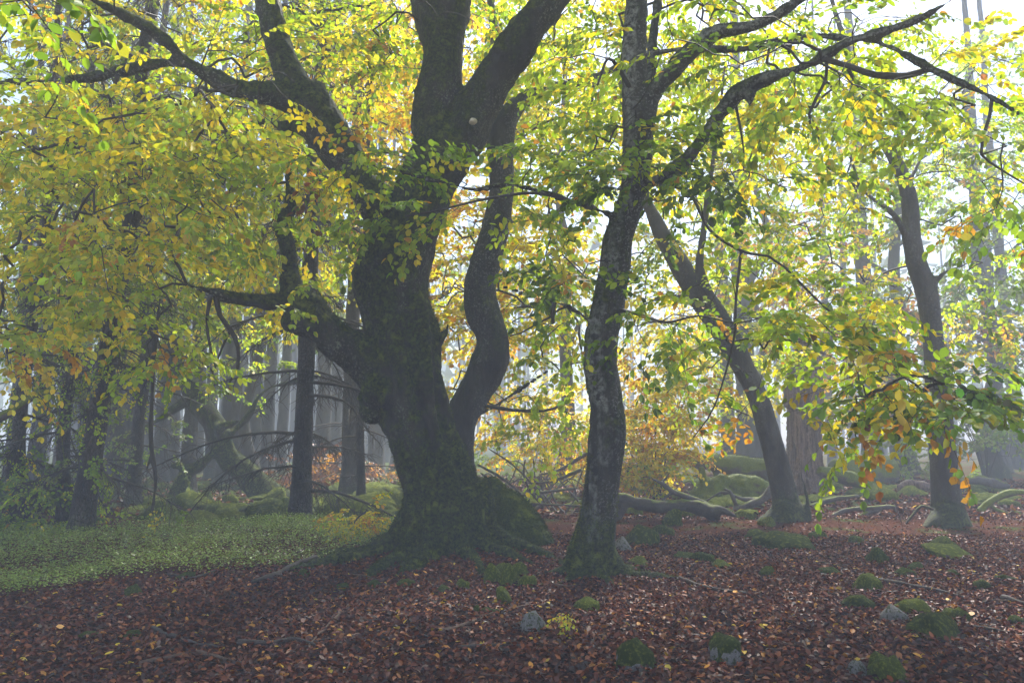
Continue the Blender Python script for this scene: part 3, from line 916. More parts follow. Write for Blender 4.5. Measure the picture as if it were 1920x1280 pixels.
D.limb([(1168, 412, 30), (1145, 403, 15), (1108, 388, 12), (1060, 373, 11), (1010, 358, 10), (950, 347, 10), (890, 356, 9), (850, 346, 8), (800, 335, 7), (740, 318, 6), (680, 308, 4), (620, 300, 3)],
       [Y0, Y0 - .1, Y0 - .2, Y0 - .3, Y0 - .35, Y0 - .4, Y0 - .5, Y0 - .55, Y0 - .6, Y0 - .7, Y0 - .75, Y0 - .8], 8)
D.limb([(1060, 373, 7), (1000, 362, 6), (940, 368, 6), (880, 380, 5), (820, 395, 4), (760, 405, 3)], [Y0 - .3, Y0 - .45, Y0 - .6, Y0 - .75, Y0 - .9, Y0 - 1], 6)
D.limb([(1130, 618, 22), (1105, 600, 10), (1065, 575, 10), (1030, 565, 9), (985, 552, 6), (945, 538, 4)], [Y0, Y0 - .1, Y0 - .2, Y0 - .25, Y0 - .3, Y0 - .35], 8, grow=False)
D.limb([(1040, 567, 8), (1036, 590, 10), (1037, 605, 5)], Y0 - .24, 8, grow=False)
D.limb([(1037, 592, 5), (1010, 605, 4), (975, 625, 3), (945, 632, 3)], [Y0 - .24, Y0 - .2, Y0 - .15, Y0 - .1], 6, grow=False)
D.limb([(1190, 180, 10), (1160, 130, 8), (1140, 110, 6), (1120, 160, 4)], [Y0, Y0 - .3, Y0 - .5, Y0 - .6], 6)
D.limb([(1160, 580, 8), (1200, 590, 6), (1250, 604, 5), (1310, 592, 4), (1380, 605, 3), (1450, 590, 2)], [Y0 - .1, Y0 - .5, Y0 - .9, Y0 - 1.2, Y0 - 1.5, Y0 - 1.7], 6)
# the drooping branch that hangs in front of the farther beeches
D.limb([(1600, 78, 8), (1640, 200, 8), (1600, 330, 7), (1440, 480, 5), (1470, 500, 5), (1530, 560, 4.5), (1590, 615, 4), (1640, 660, 4), (1700, 710, 3), (1770, 760, 3), (1830, 795, 2)][3:], [Y0 - 1.9] * 8, 6)
D.limb([(1230, 345, 8), (1290, 360, 7), (1330, 430, 6), (1390, 470, 5.5), (1440, 480, 5)], [Y0 - .1, Y0 - .6, Y0 - 1.2, Y0 - 1.6, Y0 - 1.9], 6)
D.limb([(1390, 470, 6), (1380, 560, 5), (1375, 640, 4), (1340, 760, 3), (1300, 820, 2)], [Y0 - 1.6, Y0 - 1.7, Y0 - 1.75, Y0 - 1.8, Y0 - 1.8], 6)
for ang, L, r0, z0, cv in ((340, 1.1, .085, .3, -.3), (230, .7, .09, .32, .2), (285, .6, .09, .3, 0), (20, .6, .09, .3, 0), (140, .6, .09, .3, 0), (190, .55, .09, .3, 0)):
    D.root_run(ang, L, r0, z0, .14, cv)
D.trunk(M_LICHEN, .030, 4, .026, 2.6, .5, .010)
fz = moss_fuzz(D.trunk_me, 3000, rng, -.5, .024, low=1.0, zmax=1.6, noise_th=.42)
mo = link('moss', fz, M_MOSS2, D.trunk_ob); mo['kind'] = 'stuff'
T, PL = [], []
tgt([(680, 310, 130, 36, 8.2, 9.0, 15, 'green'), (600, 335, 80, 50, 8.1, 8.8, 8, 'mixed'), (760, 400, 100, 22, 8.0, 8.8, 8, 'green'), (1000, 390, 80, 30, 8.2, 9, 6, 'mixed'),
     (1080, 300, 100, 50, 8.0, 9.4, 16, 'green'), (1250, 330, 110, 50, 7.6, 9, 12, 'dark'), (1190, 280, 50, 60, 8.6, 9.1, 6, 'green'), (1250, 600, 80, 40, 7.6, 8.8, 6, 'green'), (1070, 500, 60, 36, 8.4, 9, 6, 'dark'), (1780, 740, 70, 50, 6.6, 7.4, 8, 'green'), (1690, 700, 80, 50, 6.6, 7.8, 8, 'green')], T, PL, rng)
D.free = True; D.grow(T, PL, 1.0); D.free = False
T, PL = [], []
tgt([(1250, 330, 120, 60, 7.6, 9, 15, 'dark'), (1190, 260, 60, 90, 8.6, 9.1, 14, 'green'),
     (1400, 80, 240, 110, 7.0, 11, 80, 'mixed'), (1100, 70, 110, 100, 8.2, 11, 32, 'mixed'), (1660, 130, 220, 130, 6.8, 9.5, 48, 'mixed'),
     (1840, 300, 100, 130, 6.6, 8.2, 14, 'green'), (1330, 330, 150, 100, 8.2, 11, 22, 'mixed'), (1500, 260, 90, 70, 7.5, 9.5, 8, 'mixed'),
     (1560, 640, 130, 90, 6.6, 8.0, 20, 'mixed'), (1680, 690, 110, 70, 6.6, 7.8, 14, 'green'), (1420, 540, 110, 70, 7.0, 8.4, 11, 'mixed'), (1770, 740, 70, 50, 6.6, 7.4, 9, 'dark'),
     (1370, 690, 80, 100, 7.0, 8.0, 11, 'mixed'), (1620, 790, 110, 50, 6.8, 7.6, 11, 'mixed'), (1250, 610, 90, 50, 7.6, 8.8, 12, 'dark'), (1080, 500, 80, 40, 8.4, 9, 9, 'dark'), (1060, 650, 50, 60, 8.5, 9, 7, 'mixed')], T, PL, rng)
q = box_pts(rng, -1, 7, 4.5, 12, 7.2, 10.5, 45); T += q; PL += ['green'] * len(q)
D.grow(T, PL, 1.0)
q = box_pts(rng, .5, 9, -1, 7.5, 6.6, 10, 75)  # unseen canopy reaching over the camera, added to darken foreground and near haze
D.grow(q, ['green'] * len(q), 1.7, seg=.35)
D.finish(single=300)

# ================================================================== leaning beech
Y0 = 15.5
g = G(1475, 972)
Y0 = g[1]
E = Tree('beech_tree', tuple(g), 'leaning twin-stemmed beech beside the fallen mossy trunk', 'tree', seed=13)
E.limb([(1478, 990, 78), (1476, 968, 62), (1470, 930, 50), (1457, 870, 46), (1441, 810, 43), (1426, 760, 40), (1408, 715, 40), (1388, 680, 40), (1362, 645, 32), (1338, 610, 30), (1308, 560, 34), (1280, 505, 40), (1252, 460, 36), (1228, 412, 27), (1212, 375, 22), (1190, 300, 18), (1170, 200, 14), (1160, 100, 9)], [Y0] * 13 + [Y0 + .1, Y0 + .3, Y0 + .6, Y0 + .9, Y0 + 1.2], 12)
E.limb([(1400, 700, 38), (1384, 655, 32), (1366, 615, 29), (1345, 580, 27), (1322, 540, 24), (1312, 500, 18), (1318, 440, 14), (1330, 350, 12), (1345, 240, 9), (1360, 120, 6)], [Y0, Y0 - .1, Y0 - .2, Y0 - .3, Y0 - .4, Y0 - .5, Y0 - .6, Y0 - .7, Y0 - .8, Y0 - 1], 10)
E.limb([(1305, 560, 12), (1250, 556, 8), (1205, 572, 6), (1175, 585, 4)], [Y0, Y0 - .3, Y0 - .6, Y0 - .8], 6)
E.limb([(1500, 880, 6), (1512, 930, 8), (1518, 975, 10)], Y0 - .2, 6, grow=False)
for pts, dy in (([(1470, 960, 50), (1440, 978, 34), (1418, 986, 14)], (-.1, -.3, -.5)), ([(1480, 955, 50), (1500, 976, 34), (1516, 985, 14)], (-.1, -.2, -.2)),
                ([(1472, 955, 50), (1470, 985, 40), (1472, 998, 14)], (-.2, -.5, -.8))):
    E.limb(pts, [Y0 + d for d in dy], 10, grow=False)
E.trunk(M_MISTB, .045, 5, .015, 2.0)
T, PL = [], []
tgt([(1330, 430, 150, 110, 13.5, 18, 26, 'mixed'), (1300, 640, 110, 90, 13.5, 17, 14, 'bright'), (1450, 350, 130, 110, 13.5, 18, 18, 'bright'), (1450, 600, 120, 80, 13.5, 17, 10, 'mixed'),
     (1300, 200, 150, 140, 14, 19, 36, 'bright'), (1480, 150, 120, 120, 14, 19, 24, 'mixed'), (1230, 740, 60, 50, 14.5, 17, 10, 'gold')], T, PL, rng)
q = box_pts(rng, 0, 7, 12, 19, 9, 14, 26); T += q; PL += ['mixed'] * len(q)
E.grow(T, PL, 1.15)
E.finish(single=60)

# ================================================================== right-hand smooth beech
g = G(1780, 982)
Y0 = g[1]
F_ = Tree('beech_tree', tuple(g), 'slim smooth grey beech with flared mossy foot, forking high in the mist', 'tree', seed=17)
F_.limb([(1782, 1000, 92), (1780, 978, 72), (1775, 940, 56), (1770, 880, 50), (1764, 800, 45), (1757, 720, 42), (1752, 660, 40), (1746, 600, 38), (1735, 540, 38), (1718, 490, 35), (1710, 440, 32), (1706, 380, 30), (1692, 330, 26), (1664, 275, 22), (1632, 230, 19), (1604, 180, 15), (1590, 100, 12), (1560, 0, 10), (1540, -120, 7)], [Y0] * 13 + [Y0 + .1, Y0 + .2, Y0 + .3, Y0 + .5, Y0 + .8, Y0 + 1], 12)
F_.limb([(1702, 460, 16), (1690, 425, 13), (1668, 395, 12), (1636, 372, 10), (1600, 345, 8), (1560, 318, 7), (1500, 290, 5), (1440, 275, 4)], [Y0, Y0 - .2, Y0 - .3, Y0 - .4, Y0 - .5, Y0 - .7, Y0 - .9, Y0 - 1], 8)
F_.limb([(1612, 352, 7), (1603, 320, 5), (1594, 295, 4)], Y0 - .5, 6)
F_.limb([(1745, 545, 12), (1765, 515, 9), (1800, 500, 8), (1835, 480, 7), (1862, 450, 5), (1920, 420, 4)], [Y0, Y0 - .2, Y0 - .4, Y0 - .5, Y0 - .6, Y0 - .8], 8)
F_.limb([(1700, 350, 12), (1720, 310, 9), (1740, 260, 8), (1790, 200, 6), (1830, 120, 5)], [Y0, Y0 + .3, Y0 + .6, Y0 + .9, Y0 + 1.2], 8)
for pts, dy in (([(1775, 965, 50), (1750, 985, 36), (1730, 992, 12)], (-.1, -.3, -.4)), ([(1785, 965, 50), (1808, 985, 36), (1826, 994, 12)], (-.1, -.3, -.4)), ([(1780, 965, 60), (1782, 995, 44), (1786, 1006, 12)], (-.2, -.5, -.8))):
    F_.limb(pts, [Y0 + d for d in dy], 10, grow=False)
F_.trunk(M_MISTB, .045, 5, .012, 2.0)
T, PL = [], []
tgt([(1600, 450, 130, 80, 12.5, 17, 28, 'mixed'), (1560, 360, 120, 60, 12.5, 17, 14, 'mixed'), (1840, 480, 100, 110, 12.5, 17, 26, 'green'), (1700, 280, 140, 80, 12.5, 17, 24, 'green'),
     (1880, 620, 60, 30, 13, 16, 10, 'bright'), (1680, 560, 110, 40, 13, 16, 18, 'bright'), (1870, 300, 60, 110, 13, 18, 18, 'mixed'), (1650, 130, 180, 90, 13, 18, 26, 'mixed')], T, PL, rng)
q = box_pts(rng, 4, 13, 11.5, 18, 9.5, 14, 22); T += q; PL += ['mixed'] * len(q)
F_.grow(T, PL, 1.05)
F_.finish(single=60)
# ================================================================== near branch hanging in at the top
g0 = (-4.9, 2.2)
K = Tree('beech_tree', (g0[0], g0[1], H(*g0)), 'beech branch with large green leaves hanging in front of the canopy', 'tree', seed=23)
zb = H(*g0)
K.limb_w([[g0[0], g0[1], zb - .1, .34], [g0[0], g0[1], zb + .3, .24], [g0[0] + .05, g0[1] + .05, 2.0, .2], [g0[0], g0[1] + .1, 4.5, .17], [g0[0] + .2, g0[1] + .1, 7.0, .12], [g0[0] + .3, g0[1], 9.5, .06]], 12)
pe = P(60, 60, 4.3)
K.limb_w([[g0[0], g0[1] + .1, 3.6, .09], [g0[0] + .5, g0[1] + .6, 4.15, .06], [-3.6, 3.4, 4.2, .035], [pe[0] - .4, 4.1, pe[2] + .25, .018], [pe[0], 4.3, pe[2] + .12, .011], [pe[0] + .45, 4.6, pe[2] + .1, .006]], 10)
K.trunk(M_BEECH, .035, 4, .015, 2.0)
T, PL = [], []
tgt([(120, -15, 130, 26, 4.0, 4.8, 6, 'fresh'), (40, 20, 50, 25, 4.0, 4.5, 3, 'fresh')], T, PL, rng)
K.grow(T, PL, 1.0)
q = box_pts(rng, -9, 1.5, -4.5, 5.0, 6.0, 9.5, 90)  # crown enlarged over the camera, out of view, added to shade the foreground
K.grow(q, ['green'] * len(q), 1.7, seg=.35)
K.finish(single=110)

# ================================================================== spruces with bare drooping twigs
def spruce(name, px, py, w_px, lean, label, group=None, top=17.0, whorls=26, blen=1.9, seed=1, twigs=1.0, green=.0, mat=None, z_first=.9, Yfix=None, hang=.5, crown=0.0, r_up=.35):
    rng = np.random.RandomState(seed)
    g = G(px, py) if Yfix is None else np.array([P(px, py, Yfix)[0], Yfix, 0])
    if Yfix is not None: g[2] = H(g[0], g[1])
    t = Tree(name, tuple(g), label, 'tree', group, seed=seed)
    r0 = w_px * .5 * depth_of(g) / FPX
    n = 9
    q = []
    for i in range(n):
        u = i / (n - 1)
        q.append([g[0] + lean[0] * u * top + rng.normal(0, .05), g[1] + lean[1] * u * top + rng.normal(0, .05), g[2] + u * top, r0 * (1 - (1 - r_up) * u)])
    q[0][0], q[0][1] = g[0], g[1]
    q.insert(0, [g[0], g[1], g[2] - .15, r0 * 1.75]); q[1][3] = r0 * 1.5
    q.insert(2, [g[0] + lean[0] * .5, g[1] + lean[1] * .5, g[2] + .5, r0 * 1.08])
    c = catmull(np.array(q), .25)
    far = g[1] > 22
    V, F = tube(c, 8 if far else 14, True, .10, 4.0, seed)
    tr = link('trunk', quad_mesh('trunk', V - t.base, F, smooth=True), mat or M_SPRUCE, t.root)
    if whorls:
        bag = Bag(); own = g[1] < 16
        zt = np.linspace(z_first, top * .92, whorls)
        for z in zt:
            for _ in range(rng.randint(2, 5)):
                zz = z + rng.uniform(-.3, .3); u = min(1, max(0, zz / top))
                o = np.array([np.interp(zz + g[2], c[:, 2], c[:, k]) for k in (0, 1)] + [zz + g[2]])
                a = rng.uniform(0, 2 * math.pi)
                L = blen * rng.uniform(.4, 1.15) * (1 - .4 * u)
                d = np.array([math.cos(a), math.sin(a), rng.uniform(-.1, .25)])
                m = 5 if far else 7
                pp = [o]
                for j in range(m):
                    d = d + np.array([rng.normal(0, .10), rng.normal(0, .10), -.10 * hang * 2 + rng.normal(0, .05)])
                    d /= np.linalg.norm(d)
                    pp.append(pp[-1] + d * L / m)
                pp = np.array(pp)
                br = .008 + .008 * L
                if own: bag = Bag()
                bag.add(*tube(np.c_[pp, np.linspace(br, .005, m + 1)], 4 if not far else 3, False))
                for j in range(1, m + 1):
                    for _ in range(int(twigs * rng.randint(1, 5))):
                        f = rng.uniform(); s0 = pp[j - 1] * (1 - f) + pp[j] * f
                        l2 = rng.uniform(.12, .55) * (1.0 - .5 * j / m) * min(1.3, L)
                        dd = d * .5 + np.array([rng.normal(0, .55), rng.normal(0, .55), -rng.uniform(.1, 1.0)])
                        dd /= np.linalg.norm(dd)
                        e = s0 + dd * l2 + rng.normal(0, .03, 3)
                        mid = (s0 + e) / 2 + rng.normal(0, .03, 3) + np.array([0, 0, .03])
                        bag.add(*(tube(np.c_[np.array([s0, e]), [.0038, .0016]], 3, False) if far else tube(np.c_[np.array([s0, mid, e]), [.007, .0055, .0035]], 3, False)))
                        if rng.uniform() < green:
                            t.put_sprays(mid, dd, 'faded' if rng.uniform() < .6 else 'mixed', .55, 1, .3, .2)
                if far and crown and z > 5 and rng.uniform() < crown:
                    t.put_sprays(pp[3], d, 'faded', 2.6, 1, .4, .3)
                if own:
                    me = bag.mesh('branch'); set_co(me, mesh_co(me) - t.base); link('branch', me, M_TWIG, t.root)
        if not own:
            me = bag.mesh('branchwork'); set_co(me, mesh_co(me) - t.base)
            link('branchwork', me, M_TWIG, t.root)['kind'] = 'stuff'
    t.finish(twig_name='sprig')
    return t
spruce('spruce_tree', 562, 988, 38, (.012, .0), 'rough grey conifer trunk with bare drooping twigs beside the bilberry patch', top=14, whorls=26, blen=3.3, seed=31, twigs=3.0)
spruce('spruce_tree', 150, 1004, 40, (.075, .0), 'lichen-flecked trunk leaning over the leafy green shrub', top=14, whorls=22, blen=2.0, seed=32, twigs=1.8, green=.10)
spruce('spruce_tree', 118, 998, 25, (-.02, .03), 'thin dark conifer trunk standing close behind the lichen-flecked one', top=12, whorls=20, blen=1.8, seed=33, twigs=1.8, green=.10)
spruce('spruce_tree', 30, 1000, 26, (.0, .02), 'twiggy conifer trunk at the edge of the leafy green shrub', top=12, whorls=22, blen=1.9, seed=34, twigs=2.0, green=.10)
spruce('spruce_tree', 676, 952, 17, (.0, .0), 'thin conifer stem seen beside the burl of the massive beech', top=13, whorls=16, blen=1.6, seed=35, twigs=1.4)
spruce('spruce_tree', 655, 930, 34, (.0, .0), 'stout misty conifer just behind the thin stem by the burl', top=16, whorls=16, blen=2.2, seed=36, twigs=1.2)
spruce('spruce_tree', 350, 928, 30, (.012, .0), 'tall misty conifer behind the gnarled mossy tree', top=16, whorls=18, blen=2.4, seed=37, twigs=1.5)
spruce('spruce_tree', 250, 948, 26, (.0, .0), 'misty conifer with hanging twigs between shrub and gnarled tree', top=15, whorls=18, blen=2.2, seed=38, twigs=1.5, green=.06)

# misty trunks farther and farther back
def where_far(px):
    for lim, t in ((170, 'behind the leafy green shrub'), (290, 'between leafy shrub and gnarled tree'), (420, 'behind the gnarled leaning tree'), (545, 'between gnarled tree and rough grey conifer'), (760, 'behind the rough grey conifer'),
                   (1100, 'behind the bare brushwood'), (1345, 'behind the tall golden sapling'), (1460, 'behind the mossy fallen trunk'), (1700, 'behind the huge cut log'), (2000, 'behind the large pale green shrub')):
        if px < lim: return t
far_spots = [(18, 930, 30), (62, 925, 34), (205, 925, 28), (240, 915, 40), (300, 905, 30), (322, 900, 26), (428, 905, 44), (395, 898, 24), (470, 890, 30), (500, 892, 26), (525, 886, 22), (600, 892, 30), (628, 885, 24), (705, 890, 30),
             (150, 905, 22), (110, 900, 26), (275, 893, 18), (372, 888, 16), (450, 880, 16), (575, 878, 18), (660, 875, 18), (745, 880, 26), 
             (1368, 878, 30), (1404, 884, 46), (1562, 872, 18), (1600, 868, 18), (1638, 884, 40), (1878, 884, 30), (1910, 880, 26), (1660, 860, 10), 
             (35, 872, 16), (85, 868, 14), (135, 874, 18), (188, 866, 14), (222, 870, 12), (262, 862, 12), (310, 866, 14), (340, 862, 10), (412, 866, 14), (440, 862, 12), (488, 864, 12), (515, 860, 10), (548, 866, 16), (590, 862, 12), (615, 864, 14), (690, 862, 14), (725, 866, 14)]
for i, (px, py, wd) in enumerate(far_spots):
    left = px < 760
    spruce('spruce_tree', px, py, wd, (random.uniform(-.01, .01), 0), ('stout' if wd >= 34 else 'slender' if wd < 22 else 'straight') + (' conifer trunk dimmed by mist ' if left else ' bare trunk fading into bright mist ') + where_far(px),
           'conifer trunks in the dark wood' if left else 'trunks in the bright mist behind the logs', top=min(31, 4 + .64 * G(px, py)[1]) * random.uniform(.97, 1.03), whorls=9 if left else 6, blen=2.4, seed=100 + i, twigs=.5 if left else .2,
           mat=M_FAR, z_first=1.5 if left else 5, r_up=.2, crown=.45)

# ================================================================== gnarled mossy leaning tree
g = G(500, 932); Yg = g[1]
Q = Tree('gnarled_tree', tuple(g), 'gnarled leaning tree with mossy crooked trunk and stubby broken arms', 'tree', seed=41)
Q.limb([(520, 950, 70), (495, 925, 56), (462, 890, 48), (428, 858, 46), (410, 820, 44), (402, 795, 40), (382, 768, 38), (362, 738, 34), (350, 712, 32), (334, 690, 28), (320, 655, 26), (318, 600, 22), (300, 540, 18), (270, 480, 14), (250, 400, 9)], [Yg] * 15, 12)
Q.limb([(405, 805, 30), (420, 798, 18), (436, 794, 14), (450, 788, 8)], Yg - .3, 8, grow=False)
Q.limb([(432, 815, 18), (446, 800, 12), (470, 775, 12), (485, 745, 11), (510, 725, 9), (560, 715, 6), (620, 700, 3)], [Yg, Yg + .2, Yg + .3, Yg + .4, Yg + .5, Yg + .6, Yg + .7], 8)
Q.limb([(345, 755, 20), (318, 772, 16), (285, 795, 12), (245, 825, 9), (208, 853, 6)], [Yg, Yg - .3, Yg - .5, Yg - .7, Yg - .9], 8, grow=False)
Q.limb([(402, 848, 16), (375, 872, 20), (352, 885, 22), (338, 912, 24), (318, 948, 26)], [Yg - .2, Yg - .5, Yg - .7, Yg - .9, Yg - 1.1], 8, grow=False)
Q.limb([(352, 885, 16), (335, 872, 12), (322, 873, 6)], Yg - .7, 8, grow=False)
Q.limb([(318, 650, 16), (350, 600, 14), (355, 560, 14), (375, 520, 16), (385, 515, 10)], [Yg, Yg - .2, Yg - .3, Yg - .4, Yg - .5], 8)
Q.limb([(320, 655, 14), (270, 640, 10), (235, 655, 7), (200, 640, 4)], Yg - .2, 8)
Q.trunk(M_GNARL, .05, 4, .05, 1.6)
fz = moss_fuzz(Q.trunk_me, 900, rng, -.3, .05, low=1.5, noise_th=.3, wid=.006)
mo = link('moss', fz, M_MOSS2, Q.trunk_ob); mo['kind'] = 'stuff'
T, PL = [], []
tgt([(300, 560, 130, 120, Yg - 3, Yg + 2, 60, 'bright'), (470, 690, 70, 60, Yg - 1, Yg + 2, 16, 'mixed'), (160, 600, 130, 90, Yg - 3, Yg + 2, 44, 'bright'), (270, 820, 80, 45, Yg - 2, Yg - 1, 10, 'faded')], T, PL, rng)
Q.grow(T, PL, 1.1)
Q.finish()

# ================================================================== background beeches (foliage wall)
def back_beech(px, py, w_px, label, blobs, seed, Yfix=None, top=15, scale=1.5, mat=None, group=None, twig_r=.006, lean=0.0):
    rng = np.random.RandomState(seed)
    g = G(px, py)
    t = Tree('beech_tree', tuple(g), label, 'tree', group, seed=seed)
    r0 = w_px * .5 * depth_of(g) / FPX
    q = [[g[0], g[1], g[2] - .2, r0 * 1.9], [g[0], g[1], g[2] + .1, r0 * 1.45]]
    for i in range(1, 9):
        u = i / 8
        q.append([g[0] + lean * u * top + rng.normal(0, .22), g[1] + rng.normal(0, .2), g[2] + top * u, r0 * (1 - .8 * u)])
    c = t.limb_w(q, 10)
    for k in range(7):
        j = rng.randint(len(c) // 4, len(c) - 6); o = c[j]
        a = rng.uniform(0, 2 * math.pi); L = rng.uniform(2, 4.5)
        t.limb_w([[o[0], o[1], o[2], o[3] * .5], [o[0] + math.cos(a) * L * .5, o[1] + math.sin(a) * L * .5, o[2] + L * .3, o[3] * .3], [o[0] + math.cos(a) * L, o[1] + math.sin(a) * L, o[2] + L * .45, .02]], 6)
    bag = Bag()
    for V, F in t.parts: bag.add(V, F)
    me = bag.mesh('trunk'); set_co(me, mesh_co(me) - t.base)
    t.trunk_ob = link('trunk', me, mat or M_MISTB, t.root)
    T, PL = [], []
    tgt([(*b[:6], int(b[6] * 1.5), b[7]) for b in blobs], T, PL, rng)
    t.grow(T, PL, scale, twig_r=twig_r, seg=.35)
    t.finish()
    return t
back_beech(790, 915, 34, 'golden beech whose yellow crown glows behind the forked trunk', [(680, 200, 170, 220, 17, 24, 120, 'gold'), (900, 120, 160, 150, 17, 24, 60, 'gold'), (880, 500, 160, 160, 17, 23, 70, 'gold'), (600, 430, 120, 120, 17, 23, 40, 'bright')], 51, top=16)
back_beech(1060, 905, 30, 'bright yellow-green beech crown filling the gap beside the lichened trunk', [(1040, 220, 170, 200, 16, 22, 80, 'bright'), (1290, 200, 170, 170, 16, 22, 55, 'bright'), (1060, 500, 120, 90, 17, 21, 18, 'bright'), (1240, 480, 110, 90, 17, 21, 18, 'bright')], 52, top=16)
back_beech(205, 935, 26, 'misty beech with yellow-green foliage behind the twiggy conifers', [(150, 440, 240, 150, 15, 22, 80, 'bright'), (400, 330, 220, 200, 15, 22, 80, 'bright'), (120, 200, 220, 220, 15, 22, 80, 'bright')], 53, top=15)
back_beech(480, 912, 24, 'pale beech crown above the dark wood', [(420, 130, 240, 160, 18, 26, 80, 'bright'), (520, 520, 150, 100, 19, 24, 40, 'bright'), (330, 520, 180, 120, 19, 25, 40, 'mixed')], 54, top=17)
back_beech(1700, 888, 36, 'copper-tinted beech crown dimmed by bright mist', [(1500, 480, 130, 90, 28, 38, 30, 'orange'), (1680, 620, 200, 70, 28, 36, 40, 'orange'), (1600, 300, 200, 150, 28, 38, 40, 'mixed')], 55, top=18, scale=2.2, twig_r=.009)
back_beech(1870, 900, 34, 'grey-green broadleaf tree dimmed by bright mist', [(1850, 640, 130, 130, 25, 34, 60, 'faded'), (1800, 420, 160, 150, 28, 36, 40, 'faded'), (1870, 200, 120, 160, 26, 36, 40, 'mixed')], 56, top=18, scale=2.0, twig_r=.009)
back_beech(1440, 885, 28, 'far beech with thin yellow crown behind the broken stump', [(1400, 640, 130, 120, 26, 34, 46, 'bright'), (1480, 300, 160, 180, 26, 36, 46, 'mixed'), (1550, 720, 90, 60, 26, 32, 20, 'gold')], 57, top=18, scale=2.0, twig_r=.009)

# ================================================================== shrubs and saplings
def shrub(name, px, py, label, blobs, seed, stems=5, scale=1.0, cat='shrub', single=0, spread=.6, height=1.2, group=None, stem_r=.012, level=.6, twig_r=.0035):
    rng = np.random.RandomState(seed)
    g = G(px, py)
    t = Tree(name, tuple(g), label, cat, group, seed=seed)
    for k in range(stems):
        a = rng.uniform(0, 2 * math.pi); L = height * rng.uniform(.6, 1.1); s = spread * rng.uniform(.3, 1)
        c = t.limb_w([[g[0] + rng.normal(0, .03), g[1] + rng.normal(0, .03), g[2] - .05, stem_r], [g[0] + math.cos(a) * s * .4, g[1] + math.sin(a) * s * .4, g[2] + L * .55, stem_r * .7], [g[0] + math.cos(a) * s, g[1] + math.sin(a) * s, g[2] + L, stem_r * .3]], 5, mesh=False)
        V, F = tube(c, 5, False)
        link('stem', quad_mesh('stem', V - t.base, F, smooth=True), M_TWIG, t.root)
    T, PL = [], []
    for (bx, by, rx, ry, dy, n, pal) in blobs:
        q = blob(rng, bx, by, rx, ry, g[1] - dy, g[1] + dy, n, zmin=g[2] + .12)
        T += q; PL += [pal] * n
    t.grow(T, PL, scale, level=level, twig_r=twig_r, sag=.05)
    t.finish(single=single)
    return t
shrub('beech_sapling', 1010, 932, 'bushy yellow-green beech sapling behind the bare brushwood', [(1000, 790, 110, 70, 1.0, 80, 'gold'), (1060, 840, 80, 40, .8, 50, 'gold')], 61, 6, 1.15, 'sapling', height=2.2, spread=1.2, stem_r=.02)
shrub('beech_sapling', 1230, 938, 'tall golden beech sapling glowing behind the lichened trunk', [(1230, 720, 100, 90, 1.2, 120, 'gold'), (1220, 830, 80, 70, 1.0, 120, 'gold'), (1190, 880, 60, 36, .8, 50, 'gold'), (1270, 640, 60, 60, 1.0, 40, 'gold')], 62, 6, 1.05, 'sapling', height=3.6, spread=1.3, stem_r=.025)
shrub('beech_sapling', 1130, 880, 'pale yellow beech sapling fading into mist behind the golden one', [(1110, 760, 110, 60, 1.5, 50, 'bright'), (1040, 700, 80, 40, 1.5, 14, 'bright')], 63, 5, 1.5, 'sapling', height=4, spread=1.6, stem_r=.03)
shrub('beech_sapling', 1405, 880, 'low orange-leaved sapling on top of the mossy fallen trunk', [(1400, 848, 70, 22, .8, 40, 'gold')], 64, 4, 1.2, 'sapling', height=1.2, spread=1)
shrub('beech_sapling', 683, 1012, 'small golden sapling beside the mossy roots of the massive beech', [(680, 985, 34, 32, .3, 24, 'gold'), (652, 990, 16, 14, .2, 6, 'gold')], 65, 3, .70, 'sapling', height=.4, spread=.35, single=120, stem_r=.006)
shrub('beech_sapling', 1072, 1182, 'tiny yellow seedling sprouting from the bare leaf litter', [(1070, 1165, 10, 14, .08, 3, 'gold')], 66, 2, .32, 'seedling', height=.22, spread=.08, single=90, stem_r=.003)
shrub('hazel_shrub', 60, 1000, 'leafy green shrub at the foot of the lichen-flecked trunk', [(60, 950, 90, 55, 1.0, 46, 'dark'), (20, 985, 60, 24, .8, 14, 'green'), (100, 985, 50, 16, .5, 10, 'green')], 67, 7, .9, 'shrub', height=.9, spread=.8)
shrub('bracken_bush', 628, 912, 'rust-brown dead bracken bush behind the rough grey conifer', [(610, 872, 60, 26, 1.5, 34, 'brown'), (570, 890, 60, 20, 1.5, 18, 'brown')], 68, 6, 1.3, 'bush', height=1.0, spread=1.2)
shrub('broadleaf_shrub', 1850, 905, 'large pale green shrub behind the slim smooth beech', [(1850, 800, 110, 70, 2.2, 60, 'faded'), (1720, 850, 60, 36, 1.5, 20, 'faded')], 69, 7, 1.6, 'shrub', height=3, spread=2.0, stem_r=.03)
shrub('beech_sapling', 1860, 925, 'small orange sapling among grey branches by the smooth beech', [(1815, 930, 28, 12, .4, 8, 'orange')], 70, 3, .9, 'sapling', height=.4, spread=.4)
shrub('spruce_sapling', 930, 905, 'dark young conifer just behind the massive mossy boulder', [(928, 850, 34, 50, .5, 26, 'dark')], 71, 1, .8, 'sapling', height=1.8, spread=.2, stem_r=.03, level=.2)
shrub('bracken_bush', 715, 900, 'rust-brown bracken clump beside the thin conifer stem', [(715, 880, 40, 18, 1.5, 16, 'brown')], 72, 5, 1.3, 'bush', height=.8, spread=1.0)

